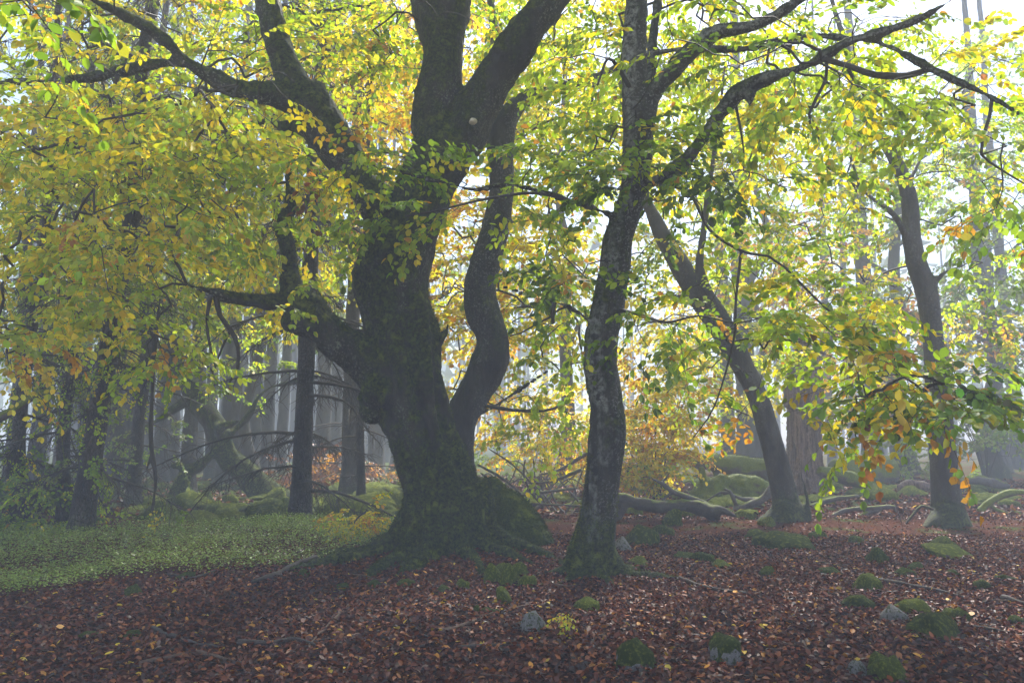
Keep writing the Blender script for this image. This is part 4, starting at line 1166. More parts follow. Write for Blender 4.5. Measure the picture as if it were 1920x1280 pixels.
# ================================================================== fungus, logs, stump
def disc_fungus():
    p = P(887, 229, MAIN_Y - .42)
    bm = bmesh.new(); bmesh.ops.create_uvsphere(bm, u_segments=20, v_segments=12, radius=1)
    for v in bm.verts:
        v.co.x *= .052; v.co.y *= .07; v.co.z *= .05 if v.co.z > 0 else .03
        v.co.x += .006 * math.sin(v.co.z * 90)
    me = bpy.data.meshes.new('bracket_fungus'); bm.to_mesh(me); bm.free()
    me.polygons.foreach_set('use_smooth', np.ones(len(me.polygons), dtype=bool))
    o = link('bracket_fungus', me, M_FUNGUS, loc=tuple(p))
    tag(o, 'small cream bracket fungus growing on the fork of the massive beech', 'fungus')
disc_fungus()
def log(name, label, cat, arms, mat, voxel=.035, disp=.03, freq=2.5, group=None, fuzz=None, kids=()):
    """arms: list of ([(px,py,w)], Y) joined into one piece of wood"""
    first = P(arms[0][0][0][0], arms[0][0][0][1], arms[0][1] if not isinstance(arms[0][1], list) else arms[0][1][0])
    base = np.array([first[0], first[1], H(first[0], first[1])])
    t = Tree(name, tuple(base), label, cat, group)
    t.solid = True
    for pts, Y in arms: t.limb(pts, Y, 10, grow=False)
    t.trunk(mat, voxel, 3, disp, freq, 1.0, disp * .3, name='stem')
    if fuzz:
        fz = moss_fuzz(t.trunk_me, fuzz, rng, -.1, .04, noise_th=.25, wid=.006)
        if fz: link('moss', fz, M_MOSS2, t.trunk_ob)['kind'] = 'stuff'
    return t
yl = G(1350, 975)[1]
log('fallen_log', 'dark wet fallen log with forked end behind the lichened beech', 'log', [
    ([(1140, 930, 24), (1175, 938, 24), (1225, 948, 26), (1285, 946, 25), (1318, 955, 30), (1345, 975, 24)], yl),
    ([(1335, 960, 22), (1350, 955, 16), (1380, 968, 6)], yl - .1),
    ([(1175, 940, 20), (1160, 965, 18), (1150, 985, 10)], yl)], M_DARKLOG, .03)
log('fallen_branch', 'thin forked grey branch propped on the dark wet log', 'branch', [
    ([(1345, 953, 8), (1300, 935, 12), (1262, 922, 11), (1240, 905, 9), (1222, 897, 4)], yl + .05),
    ([(1262, 922, 8), (1244, 935, 6), (1246, 950, 4)], yl + .05),
    ([(1240, 905, 6), (1250, 895, 5), (1256, 885, 3)], yl + .1)], M_GREYWOOD, .02, .01)
yk = G(1400, 958)[1]
log('fallen_branch', 'bleached silver branch resting beside the leaning beech', 'branch', [
    ([(1365, 960, 12), (1400, 948, 14), (1430, 936, 16), (1446, 915, 14), (1460, 902, 8)], yk),
    ([(1430, 936, 10), (1390, 935, 7), (1370, 925, 6), (1352, 922, 5), (1325, 938, 4)], yk + .1),
    ([(1380, 945, 8), (1368, 920, 6), (1358, 916, 4)], yk)], M_GREYWOOD, .02, .012)
ym = 23.0
log('fallen_tree', 'long mossy fallen trunk lying raised above the ground by the leaning beech', 'log', [
    ([(1236, 846, 18), (1290, 862, 28), (1340, 868, 34), (1400, 875, 40), (1455, 882, 44), (1500, 892, 44)], ym),
    ([(1345, 880, 12), (1338, 898, 9), (1330, 915, 7)], ym), ([(1370, 885, 14), (1382, 905, 12), (1388, 925, 10)], ym), ([(1362, 885, 8), (1366, 905, 8), (1368, 925, 7)], ym), ([(1440, 890, 30), (1446, 910, 26), (1450, 930, 20)], ym)], M_MOSSLOG, .045, .04, 2.0, fuzz=900)
yn = 19.5
log('root_plate', 'uprooted mossy root stump with a short upright snag', 'stump', [
    ([(1290, 945, 16), (1305, 925, 20), (1318, 905, 20), (1314, 885, 14), (1316, 876, 8)], yn),
    ([(1320, 912, 22), (1350, 908, 34), (1385, 912, 40), (1420, 915, 44), (1442, 922, 30)], yn),
    ([(1312, 892, 10), (1298, 892, 6)], yn), ([(1345, 918, 22), (1325, 935, 22), (1310, 950, 18)], yn - .2), ([(1400, 915, 40), (1405, 940, 36), (1400, 955, 24)], yn)], M_MOSSLOG, .04, .05, 2.5, fuzz=900)
yo = 20.5
log('fallen_tree', 'mossy arched trunk running down from the broken stump', 'log', [
    ([(1535, 884, 22), (1570, 890, 26), (1605, 900, 28), (1632, 915, 28), (1648, 935, 24)], yo), ([(1648, 930, 20), (1680, 940, 14), (1700, 945, 8)], yo)], M_MOSSLOG, .04, .04, 2.0, fuzz=900)
def broken_stump():
    Y = 22.5
    g = np.array([P(1510, 905, Y)[0], Y, 0]); g[2] = H(g[0], g[1])
    t = Tree('tree_stump', tuple(g), 'tall broken beech stump with bare reddish split wood', 'stump')
    t.limb([(1508, 925, 92), (1509, 905, 76), (1508, 870, 66), (1508, 820, 62), (1510, 770, 60), (1512, 720, 56), (1512, 690, 48), (1508, 655, 34), (1502, 630, 14)], Y, 16, grow=False)
    t.limb([(1524, 720, 22), (1530, 680, 16), (1533, 655, 6)], Y - .1, 8, grow=False)
    t.limb([(1520, 700, 24), (1548, 640, 18), (1590, 600, 12), (1640, 590, 7)], [Y, Y + .4, Y + .8, Y + 1.2], 8, grow=False)
    for a, b in ((1480, 918), (1536, 918), (1510, 926)): t.limb([(1508, 890, 40), ((a + 1508) // 2, 905, 34), (a, b, 16)], [Y - .2, Y - .35, Y - .5], 8, grow=False)
    for x0, x1, top in ((1490, 1486, 668), (1500, 1496, 640), (1518, 1522, 662), (1527, 1530, 690), (1484, 1480, 700)):
        t.limb([(x0, 760, 24), ((x0 + x1) / 2, 710, 16), (x1, top, 4)], Y - .25, 8, grow=False)
    t.trunk(M_STUMP, .04, 2, .075, 3.6, .10, .02)
broken_stump()
def slab_log():
    Y = 27.0
    a = P(1562, 880, Y); b = P(1668, 880, Y + .5)
    a[2] = b[2] = 0; 
    g = np.array([a[0], a[1], H(a[0], a[1])])
    r = .52
    t = Tree('fallen_tree', tuple(g), 'huge cut log with mossy top lying in the bright mist', 'log')
    t.limb_w([[a[0], a[1], g[2] + .40, r * .8], [a[0] + .5, a[1] + .1, g[2] + .44, r], [(a[0] + b[0]) / 2, (a[1] + b[1]) / 2, g[2] + .46, r * 1.02], [b[0], b[1], g[2] + .46, r]], 14, grow=False)
    t.trunk(M_MOSSLOG, .05, 2, .03, 2.0, 1.0, .01, name='stem')
slab_log()
yp = 17.5
log('fallen_branch', 'curved grey branch lying between leaning and smooth beech', 'branch', [([(1480, 962, 8), (1520, 950, 9), (1550, 938, 10), (1585, 932, 9), (1610, 930, 6)], yp), ([(1520, 950, 7), (1500, 960, 6), (1470, 975, 4)], yp)], M_GREYWOOD, .022, .012)
log('fallen_branch', 'slanting dark branch end raised over pale leaves', 'branch', [([(1560, 968, 6), (1590, 955, 8), (1640, 952, 9), (1676, 950, 9), (1680, 962, 6)], 16.0), ([(1600, 975, 6), (1625, 962, 9), (1650, 955, 6)], 16.0)], M_GREYWOOD, .02, .012)
log('fallen_branch', 'angled dark twiggy branch leaning on the smooth beech foot', 'branch', [([(1698, 982, 5), (1712, 965, 6), (1728, 948, 7), (1750, 955, 6)], 14.2), ([(1692, 985, 4), (1684, 960, 4), (1678, 938, 3)], 14.2)], M_DARKLOG, .018, .008)
log('fallen_branch', 'long arched mossy branch lying beyond the smooth beech', 'branch', [([(1838, 960, 14), (1850, 945, 14), (1875, 930, 13), (1905, 922, 12), (1950, 925, 10)], 17.0), ([(1850, 945, 8), (1880, 960, 8), (1915, 968, 6)], 17.0)], M_MOSSLOG, .025, .02)
log('fallen_log', 'broken pinkish log half hidden behind the smooth beech', 'log', [([(1685, 915, 12), (1702, 905, 16), (1722, 908, 16), (1760, 918, 14)], 22), ([(1702, 908, 20), (1690, 925, 20)], 22)], M_STUMP, .04, .04)
log('fallen_log', 'low grey log in the mist beside the large pale green shrub', 'log', [([(1795, 905, 14), (1830, 900, 16), (1862, 905, 16), (1890, 912, 12)], 23)], M_GREYWOOD, .04, .04)
log('fallen_branch', 'mossy bough with bare orange break slanting over the leafy shrub', 'branch', [([(-30, 800, 16), (20, 772, 18), (55, 748, 16), (80, 735, 15), (100, 745, 8), (112, 790, 6), (120, 860, 5)], 11.5)], M_MOSSLOG, .022, .015, fuzz=1500)
log('dead_branch', 'dead hanging branch dangling before the gnarled tree', 'branch', [([(300, 560, 5), (290, 650, 7), (286, 720, 8), (283, 800, 8), (285, 850, 8), (292, 900, 7), (284, 965, 5)], 11.5), ([(284, 850, 5), (278, 870, 4), (275, 880, 3)], 11.5)], M_TWIG, .016, .006)
rb = np.random.RandomState(640)
for i in range(16):
    x0 = rb.uniform(890, 1090); y0 = rb.uniform(935, 965); L = rb.uniform(60, 130); sg = rb.choice([-1, 1])
    yy_ = G(x0, y0)[1]
    pts = [(x0, y0 + 6, 4.5), (x0 + sg * L * .3, y0 - rb.uniform(10, 45), 3.6), (x0 + sg * L * .65, y0 - rb.uniform(30, 75), 2.8), (x0 + sg * L, y0 - rb.uniform(40, 100), 1.6)]
    q_ = []
    for (a_, b_, w_) in pts:
        p_ = P(a_, b_, yy_ + rb.uniform(-.2, .2)); q_.append([*p_, w_ * .5 * depth_of(p_) / FPX])
    c_ = catmull(np.array(q_), .08); V, F = tube(c_, 5, True, .1, 9)
    g_ = np.array(q_[0][:3])
    o_ = link('dead_branch', quad_mesh('dead_branch', V - g_, F, smooth=True), M_GREYWOOD, loc=tuple(g_))
    tag(o_, 'thin bare dead stem bowing ' + ('toward the lichened beech' if sg > 0 else 'toward the mossy boulder') + ' in the brushwood', 'branch', 'thin dead stems in the brushwood')
# bare brushwood between the massive beech and the lichened one
for i, (pts, y) in enumerate([([(895, 870, 5), (940, 895, 6), (975, 925, 6), (1000, 965, 6)], 14), ([(900, 885, 4), (930, 908, 5), (960, 925, 4)], 14.2), ([(985, 860, 4), (982, 890, 4), (995, 920, 5), (1020, 950, 5)], 14.5),
                              ([(1090, 880, 8), (1040, 900, 6), (1000, 905, 5), (960, 900, 3)], 16), ([(1100, 850, 8), (1050, 880, 6), (1010, 890, 4)], 17), ([(930, 935, 3), (1000, 925, 5), (1080, 915, 6)], 15.5), ([(1060, 960, 5), (1080, 930, 4), (1072, 900, 3)], 15),
                              ([(1010, 860, 3), (1040, 890, 4), (1085, 940, 5)], 14.8), ([(950, 940, 5), (1020, 945, 5), (1095, 948, 5)], 14.2), ([(915, 840, 3), (960, 870, 4), (1000, 910, 5), (1030, 955, 4)], 15.2)]):
    log('fallen_branch', 'bare arching brushwood branch between the massive and lichened beeches', 'branch', [(pts, y)], M_GREYWOOD, .018, .006, group='brushwood branches between the beeches')

# ================================================================== stones and moss cushions
def rock_mesh(seed, rough=.25, sub=3, flat=.6):
    rr = np.random.RandomState(seed)
    bm = bmesh.new(); bmesh.ops.create_icosphere(bm, subdivisions=sub, radius=1)
    V = np.array([v.co[:] for v in bm.verts])
    off = rr.uniform(0, 50, 3)
    V = V * (1 + rough * fbm(V * 1.25 + off, 3, seed))[:, None]
    for _ in range(4):  # a few flat faces
        d = rr.normal(0, 1, 3); d /= np.linalg.norm(d); h = rr.uniform(.7, .92)
        k = V @ d; m = k > h
        V[m] -= d[None] * ((k[m] - h) * .8)[:, None]
    V[:, 2] = np.where(V[:, 2] < 0, V[:, 2] * .5, V[:, 2] * 1.0)
    for v, c in zip(bm.verts, V): v.co = c
    me = bpy.data.meshes.new('stone'); bm.to_mesh(me); bm.free()
    me.polygons.foreach_set('use_smooth', np.ones(len(me.polygons), dtype=bool))
    me.update()
    return me
def moss_cap(me, seed, th, swell=.07, fuzz=900, ln=.10):
    """a moss cushion over the upper part of a stone, with blades; th = how low it reaches"""
    rr = np.random.RandomState(seed)
    V = mesh_co(me); Nn = mesh_no(me)
    m = Nn[:, 2] + .55 * fbm(V * 1.6 + seed, 2, seed) - th
    k = np.clip(m * 3, -1, 1)
    lump = .5 + .5 * vn3(V * 4.5 + seed, seed)
    W = V + Nn * (swell * k * (.6 + .8 * lump))[:, None]
    m2 = bpy.data.meshes.new('moss')
    m2.from_pydata(W.tolist(), [], [list(p.vertices) for p in me.polygons]); 
    m2.polygons.foreach_set('use_smooth', np.ones(len(m2.polygons), dtype=bool)); m2.update()
    cand = k > .1
    # blades
    n = len(m2.polygons)
    ctr = np.empty(n * 3, dtype=np.float32); m2.polygons.foreach_get('center', ctr); ctr = ctr.reshape(-1, 3).astype(float)
    nr = np.empty(n * 3, dtype=np.float32); m2.polygons.foreach_get('normal', nr); nr = nr.reshape(-1, 3).astype(float)
    vi = np.array([p.vertices[0] for p in m2.polygons]); ok = np.where(cand[vi])[0]
    if len(ok) == 0: return m2
    idx = rr.choice(ok, fuzz)
    p = ctr[idx] + rr.normal(0, .05, (fuzz, 3)); d = nr[idx] + rr.normal(0, .5, (fuzz, 3)); d /= np.linalg.norm(d, axis=1)[:, None]
    sd = np.cross(d, rr.normal(0, 1, (fuzz, 3))); sd /= np.linalg.norm(sd, axis=1)[:, None]
    tri = np.stack([p - sd * .012 - nr[idx] * .03, p + sd * .012 - nr[idx] * .03, p + d * ln * rr.uniform(.4, 1.2, (fuzz, 1))], 1).reshape(-1, 3)
    VV = np.vstack([W, tri]); F = [list(q.vertices) for q in m2.polygons]
    o = len(W); F += [[o + 3 * i, o + 3 * i + 1, o + 3 * i + 2] for i in range(fuzz)]
    m3 = bpy.data.meshes.new('moss'); m3.from_pydata(VV.tolist(), [], F); m3.update()
    m3.polygons.foreach_set('use_smooth', np.r_[np.ones(n, dtype=bool), np.zeros(fuzz, dtype=bool)])
    bpy.data.meshes.remove(m2)
    return m3
STONES, CUSH, CUSHF = [], [], []
for i in range(6):
    s_ = rock_mesh(200 + i); s_.materials.append(M_ROCK)
    part_ = moss_cap(s_, 300 + i, .25 if i % 2 else .05); part_.materials.append(M_MOSS)
    STONES.append((s_, part_))
    c_ = rock_mesh(400 + i, .42); c_.materials.append(M_ROCK)
    full_ = moss_cap(c_, 500 + i, -1.2, .09, 1100); full_.materials.append(M_MOSS)
    CUSH.append((c_, full_))
    br_ = full_.copy(); br_.materials.clear(); br_.materials.append(M_MOSS2)
    CUSHF.append((c_, br_))
def stone(px, py, w_px, h_px, kind, label, group=None, name=None, deep=.8, rot=None):
    """py is where its foot meets the ground"""
    g = G(px, py)
    k = depth_of(g) / FPX
    rx, rz = w_px * .5 * k, h_px * k
    lib = {'stone': STONES, 'bare': STONES, 'moss': CUSH, 'bright': CUSHF}[kind]
    sm, mm = lib[random.randrange(len(lib))]
    o = bpy.data.objects.new(name or ('stone' if kind in ('stone', 'bare') else 'mossy_stone'), sm)
    o.location = (g[0], g[1] + rx * deep * .6, H(g[0], g[1] + rx * deep * .6) - rz * .12)
    o.scale = (rx, rx * deep, rz); o.rotation_euler = (random.gauss(0, .12), random.gauss(0, .16), random.uniform(0, 6.28) if rot is None else rot)
    if rot is None: o.scale = (rx, rx * max(.8, deep) * random.uniform(.85, 1.1), rz)
    C.objects.link(o); tag(o, label, 'stone', group)
    if kind != 'bare':
        m_ = bpy.data.objects.new('moss', mm); C.objects.link(m_); m_.parent = o
    return o
# the big mossy boulder wedged against the massive beech
def boulder():
    pts = [(905, 1040), (1022, 1030)]
    p = P(952, 1005, 10.9); g = np.array([p[0], 10.95, H(p[0], 10.95)])
    me = rock_mesh(777, .14, 4); V = mesh_co(me)
    V = V * np.array([.56, .5, .80]); V[:, 0] += np.where(V[:, 2] > 0, -V[:, 2] * .38, 0) + .06; V[:, 2] = np.where(V[:, 2] < 0, V[:, 2] * .5, V[:, 2])
    V = V + mesh_no(me) * (.02 * fbm(V * 5, 2, 4))[:, None]
    set_co(me, V)
    o = link('mossy_boulder', me, M_ROCK, loc=tuple(g))
    tag(o, 'large moss-covered boulder wedged against the foot of the massive beech', 'boulder')
    m = rock_mesh(777, .14, 4); set_co(m, V * 1.025 + np.array([0, 0, .01]))
    mo_ = link('moss', m, M_MOSS, o)
    fz = moss_fuzz(m, 5000, rng, -.6, .03, noise_th=-.6)
    link('moss_tuft', fz, M_MOSS, mo_)['kind'] = 'stuff'
boulder()
for a in [(1190, 1256, 100, 44, 'stone', 'half-bare grey stone with mossy flank near the tiny yellow seedling'),
          (1365, 1240, 92, 42, 'stone', 'low dark-mossed stone showing a grey broken face'),
          (1674, 1276, 78, 42, 'bright', 'pointed bright green mossy stone beside a dull grey one'),
          (1612, 1264, 46, 26, 'bare', 'dull grey bare stone beside the pointed mossy one'),
          (1762, 1196, 112, 50, 'moss', 'round dark green moss dome among the grey stones'),
          (1716, 1152, 66, 30, 'bright', 'mossy wedge stone just behind the round moss dome'),
          (1682, 1166, 56, 30, 'bare', 'pale grey stone leaning against the mossy wedge'),
          (1618, 1142, 66, 26, 'stone', 'pinkish grey stone with moss at one end'),
          (1632, 1108, 52, 36, 'bright', 'steep little mossy stone at the end of a dark stick'),
          (1805, 1162, 44, 22, 'bright', 'small bright moss cushion beside the round moss dome'),
          (1482, 1030, 104, 32, 'moss', 'broad low moss mound below the leaning beech'),
          (1424, 1010, 46, 14, 'moss', 'flat moss strip beside the broad low mound'),
          (1325, 1056, 50, 22, 'moss', 'middle one of three moss humps in a row'),
          (1352, 1066, 42, 16, 'bright', 'smallest of three moss humps in a row'),
          (1286, 1050, 50, 17, 'moss', 'first of three moss humps in a row, toward the lichened beech'),
          (1206, 1022, 66, 34, 'moss', 'slab-topped mossy block beside a bare grey stone'),
          (1164, 1032, 40, 26, 'bare', 'bare grey stone tucked against the lichened beech foot'),
          (1200, 1062, 44, 18, 'bright', 'moss hump by the root of the lichened beech'),
          (1652, 1056, 40, 22, 'moss', 'square dark moss lump alone on the litter'),
          (1800, 1046, 96, 20, 'bright', 'long flat mossy stone in front of the smooth beech'),
          (1776, 1034, 60, 22, 'moss', 'dark stone behind the long flat mossy one'),
          (1562, 1078, 44, 13, 'moss', 'thin moss patch stone on open litter'),
          (1100, 1146, 66, 28, 'bright', 'bright mossy wedge on bare litter below the lichened beech'),
          (945, 1132, 36, 32, 'bright', 'single round moss cushion below the cluster of cushions'),
          (1000, 1184, 50, 36, 'bare', 'squarish grey stone under a dead stick'),
          (868, 1104, 30, 18, 'bright', 'small moss cushion in front of the massive root'),
          (830, 1112, 26, 14, 'moss', 'tiny flat moss cushion in front of the massive root'),
          (1250, 1003, 44, 18, 'moss', 'grey-green mossy stone behind the slab-topped block'),
          (1260, 985, 40, 26, 'moss', 'upright mossy stone in front of the dark wet log'),
          (1120, 1008, 44, 12, 'bare', 'small pale stone between boulder and lichened beech'),
          (1192, 966, 40, 20, 'bright', 'mossy lump under the near end of the dark wet log'),
          (1290, 968, 50, 20, 'bright', 'bright moss cushion under the middle of the dark wet log'),
          (1360, 962, 36, 12, 'bright', 'flat bright moss cushion at the forked log end'),
          (1400, 972, 50, 22, 'bright', 'round bright moss stone between forked log and leaning beech'),
          (1440, 985, 40, 20, 'bright', 'mossy knob against the root of the leaning beech')]:
    stone(*a)
for px, py, w_, h_ in [(925, 1092, 46, 32), (950, 1098, 32, 32), (973, 1080, 38, 28), (985, 1100, 36, 22), (942, 1074, 30, 20), (966, 1092, 26, 18)]:
    stone(px, py, w_, h_, 'bright', 'round moss cushion in the cluster between the two nearest beeches', 'clustered moss cushions')
for px, py, w_, h_ in [(890, 1150, 22, 13), (916, 1152, 32, 14), (165, 1196, 34, 12), (240, 1196, 46, 13), (570, 1080, 26, 14), (640, 1105, 30, 12), (1440, 1080, 40, 14), (1720, 1070, 36, 12), (1895, 1090, 44, 12), (1790, 1078, 30, 10), (1700, 1080, 40, 14), (1610, 1020, 34, 12), (1850, 1105, 40, 14), (1910, 1172, 36, 18), (1540, 1010, 40, 18), (700, 1100, 26, 10), (760, 1098, 34, 12), (340, 1086, 38, 12), (245, 1118, 34, 20)]:
    stone(px, py, w_, h_, 'moss', 'small low moss-covered stone scattered on the brown litter', 'small mossy stones on the litter')
rr = np.random.RandomState(91)
for i in range(70):   # the mossy boulder field behind the bilberries
    px, py = rr.uniform(250, 760), rr.uniform(908, 985)
    sc_ = (py - 840) / 110
    wd = rr.uniform(36, 92)
    ref = 'in front of the gnarled tree' if px < 420 else "between gnarled tree's foot and rough grey conifer" if px < 560 else 'between rough grey conifer and thin conifer stem' if px < 676 else 'between thin conifer stem and massive beech'
    stone(px, py, wd * sc_, rr.uniform(12, 26) * sc_, 'bright' if rr.uniform() < .75 else 'moss', ('broad' if wd > 66 else 'small') + ' moss-blanketed stone ' + ref, 'mossy boulder field')
for px, py, w_, h_ in [(630, 985, 120, 42), (690, 955, 90, 34), (740, 950, 70, 30), (720, 985, 60, 24), (655, 962, 60, 26)]:
    stone(px, py, w_, h_, 'bright', 'big rounded moss boulder beside the thin conifer stem', 'mossy boulder field')
for i in range(60):   # and on the brighter side behind the logs
    px = rr.choice([rr.uniform(900, 1100), rr.uniform(1200, 1440), rr.uniform(1500, 1740), rr.uniform(1810, 1920)]); py = rr.uniform(893, 955)
    sc_ = (py - 835) / 90
    wd = rr.uniform(34, 84)
    ref = 'among the bare brushwood' if px < 1110 else 'around the dark log and root stump' if px < 1450 else 'below the broken stump and arched trunk' if px < 1760 else 'beyond the smooth beech'
    stone(px, py, wd * sc_, rr.uniform(8, 18) * sc_, 'bright', ('broad' if wd > 60 else 'small') + ' bright moss hummock ' + ref, 'moss hummocks in the clearing')

# ================================================================== sticks on the litter
def stick(pts, w_px, label, group=None, mat=None, name='fallen_branch'):
    g = [G(x, y) for x, y in pts]
    k = depth_of(g[0]) / FPX
    q = [[p[0], p[1], p[2] + .5 * w_px * k * .5 + .015, w_px * .5 * k * (1 - .6 * i / max(1, len(g) - 1))] for i, p in enumerate(g)]
    c = catmull(np.array(q), .06)
    c[:, :3] += .012 * np.stack([vn3(c[:, :3] * 7, 1), vn3(c[:, :3] * 7, 2), vn3(c[:, :3] * 7, 3)], -1)
    V, F = tube(c, 7, True, .18, 12, 2)
    V0 = np.array([g[0][0], g[0][1], g[0][2]])
    o = link(name, quad_mesh('stick', V - V0, F, smooth=True), mat or M_STICK, loc=tuple(V0))
    return tag(o, label, 'branch', group)
stick([(592, 1052), (548, 1068), (510, 1086), (472, 1097)], 15, 'thick dark branch lying at the edge of the bilberry patch', mat=M_DARKSTICK)
stick([(318, 1082), (358, 1088), (404, 1074)], 8, 'short dark branch under a moss tuft by the bilberries', mat=M_DARKSTICK)
stick([(284, 1182), (330, 1200), (372, 1212), (412, 1220)], 9, 'dark thin branch pointing at the long pale stick', mat=M_DARKSTICK)
stick([(446, 1212), (500, 1212), (552, 1204), (588, 1216)], 12, 'crooked dark branch half buried in brown leaves', mat=M_DARKSTICK)
stick([(262, 1248), (330, 1238), (372, 1228), (410, 1240), (460, 1248)], 10, 'reddish brown stick with a kink in the middle')
stick([(652, 1140), (612, 1180), (575, 1218)], 6, 'straight pale stick slanting across dark leaves')
stick([(828, 1192), (890, 1170), (950, 1148), (1004, 1138)], 9, 'long brown stick resting against the squarish grey stone')
stick([(825, 1188), (860, 1180), (915, 1188)], 6, 'thin forked stick touching the long brown one')
stick([(940, 1032), (985, 1020), (1015, 1022), (1042, 1034)], 5, 'thin arched orange stick at the foot of the mossy boulder')
stick([(1648, 1092), (1700, 1100), (1750, 1110), (1800, 1122)], 10, 'dark straight branch beside the steep little mossy stone', mat=M_DARKSTICK)
stick([(1275, 1088), (1320, 1104), (1360, 1112), (1398, 1118)], 8, 'dark branch on open litter below three moss humps', mat=M_DARKSTICK)
stick([(1405, 1172), (1450, 1168), (1486, 1160), (1496, 1142)], 5, 'thin brown stick with an upturned tip')
stick([(760, 1160), (790, 1192), (830, 1210)], 5, 'thin dark stick with pale lichen tufts', mat=M_DARKSTICK)
stick([(860, 1222), (920, 1215), (980, 1218)], 9, 'dark rotten branch sunk in the leaves', mat=M_DARKSTICK)
stick([(1880, 1126), (1925, 1138)], 12, 'dark branch end beside the mossy stones', mat=M_DARKSTICK)
stick([(1825, 1180), (1880, 1190), (1930, 1196)], 7, 'dark twig beyond the round moss dome', mat=M_DARKSTICK)
rr = np.random.RandomState(5)
for i in range(70):
    px, py = rr.uniform(20, 1900), rr.uniform(1000, 1275)
    if px < 620 and py < 1125: continue
    a = rr.normal(0, .5); L = rr.uniform(30, 110) * (py - 850) / 350
    p2 = (px + L * math.cos(a), min(1279, py + L * math.sin(a) * .35)); pm = ((px + p2[0]) / 2, (py + p2[1]) / 2 + rr.normal(0, 4))
    stick([(px, py), pm, p2], rr.uniform(2.2, 5.0), 'thin broken twig lying loose on brown litter ' + ('below the bilberry patch' if px < 620 else 'in front of the massive beech' if px < 1000 else 'below the lichened beech' if px < 1300 else 'below the leaning beech' if px < 1600 else 'among the stones below the smooth beech'), 'loose twigs on the litter', M_STICK if rr.uniform() < .6 else M_DARKSTICK, 'twig')

# ================================================================== bilberry patch
def inside_patch(px, py):
    edge = np.interp(px, [0, 200, 330, 450, 560, 640, 720, 760], [1128, 1098, 1082, 1066, 1050, 1040, 1020, 1010])
    top = np.interp(px, [0, 150, 300, 450, 600, 700, 760], [1008, 998, 990, 988, 982, 975, 980])
    return (py < edge + 0) & (py > top)
rr = np.random.RandomState(77)
n = 21000
bx = rr.uniform(-9, -.8, n); by = rr.uniform(7.5, 16, n); bz = hgt(bx, by)
px, py, dd = project(np.c_[bx, by, bz])
jit = vn3(np.c_[bx * 1.3, by * 1.3, bx * 0], 4) * 10
keep = inside_patch(px, py + jit) | ((px < 0) & (px > -250) & (py < 1130) & (py > 1005))
bx, by, bz = bx[keep], by[keep], bz[keep]
pos, Rm, sz, col = [], [], [], []
nb = len(bx)
LP, LR, LS, LC = [], [], [], []
dens = vn3(np.c_[bx * .8, by * .8, bx * 0], 14)
hh = .14 + .10 * dens + rr.uniform(-.03, .05, nb)
for k in range(7):
    u = (k + 1) / 7
    a = rr.uniform(0, 2 * math.pi, nb)
    rad = .045 * rr.uniform(.3, 1.4, nb)
    p = np.c_[bx + np.cos(a) * rad, by + np.sin(a) * rad, bz + hh * (.25 + .85 * u) + rr.normal(0, .012, nb)]
    x = np.c_[np.cos(a), np.sin(a), rr.uniform(-.2, .7, nb)]; x /= np.linalg.norm(x, axis=1)[:, None]
    z = np.c_[rr.normal(0, .4, nb), rr.normal(0, .4, nb), np.ones(nb)]
    y = np.cross(z, x); y /= np.linalg.norm(y, axis=1)[:, None]; z = np.cross(x, y)
    LP.append(p); LR.append(np.stack([x, y, z], 2)); LS.append(rr.uniform(.021, .038, nb))
    c = np.array([.22, .32, .024])[None] * rr.uniform(.6, 1.5, (nb, 1)) * (1 + .25 * dens[:, None])
    yl_ = rr.uniform(size=nb) < .14; c[yl_] = np.array([.28, .30, .04]) * rr.uniform(.7, 1.2, (yl_.sum(), 1))
    rd = rr.uniform(size=nb) < .025; c[rd] = np.array([.16, .05, .02])
    LC.append(c)
p, Rm, sz, c = map(np.concatenate, (LP, LR, LS, LC))
QT = np.array([[0, 0, 0], [.5, .3, .05], [1, 0, -.05], [.5, -.3, .05]])
V = p[:, None] + np.einsum('nij,vj->nvi', Rm, QT) * sz[:, None, None]
bil = link('bilberry_patch', quad_mesh('bilberry_patch', V, np.arange(len(p) * 4).reshape(-1, 4), np.repeat(np.c_[c, np.ones(len(c))], 4, 0)), M_HERB)
tag(bil, 'low green bilberry carpet spreading beside the massive beech', 'ground cover', kind='stuff')

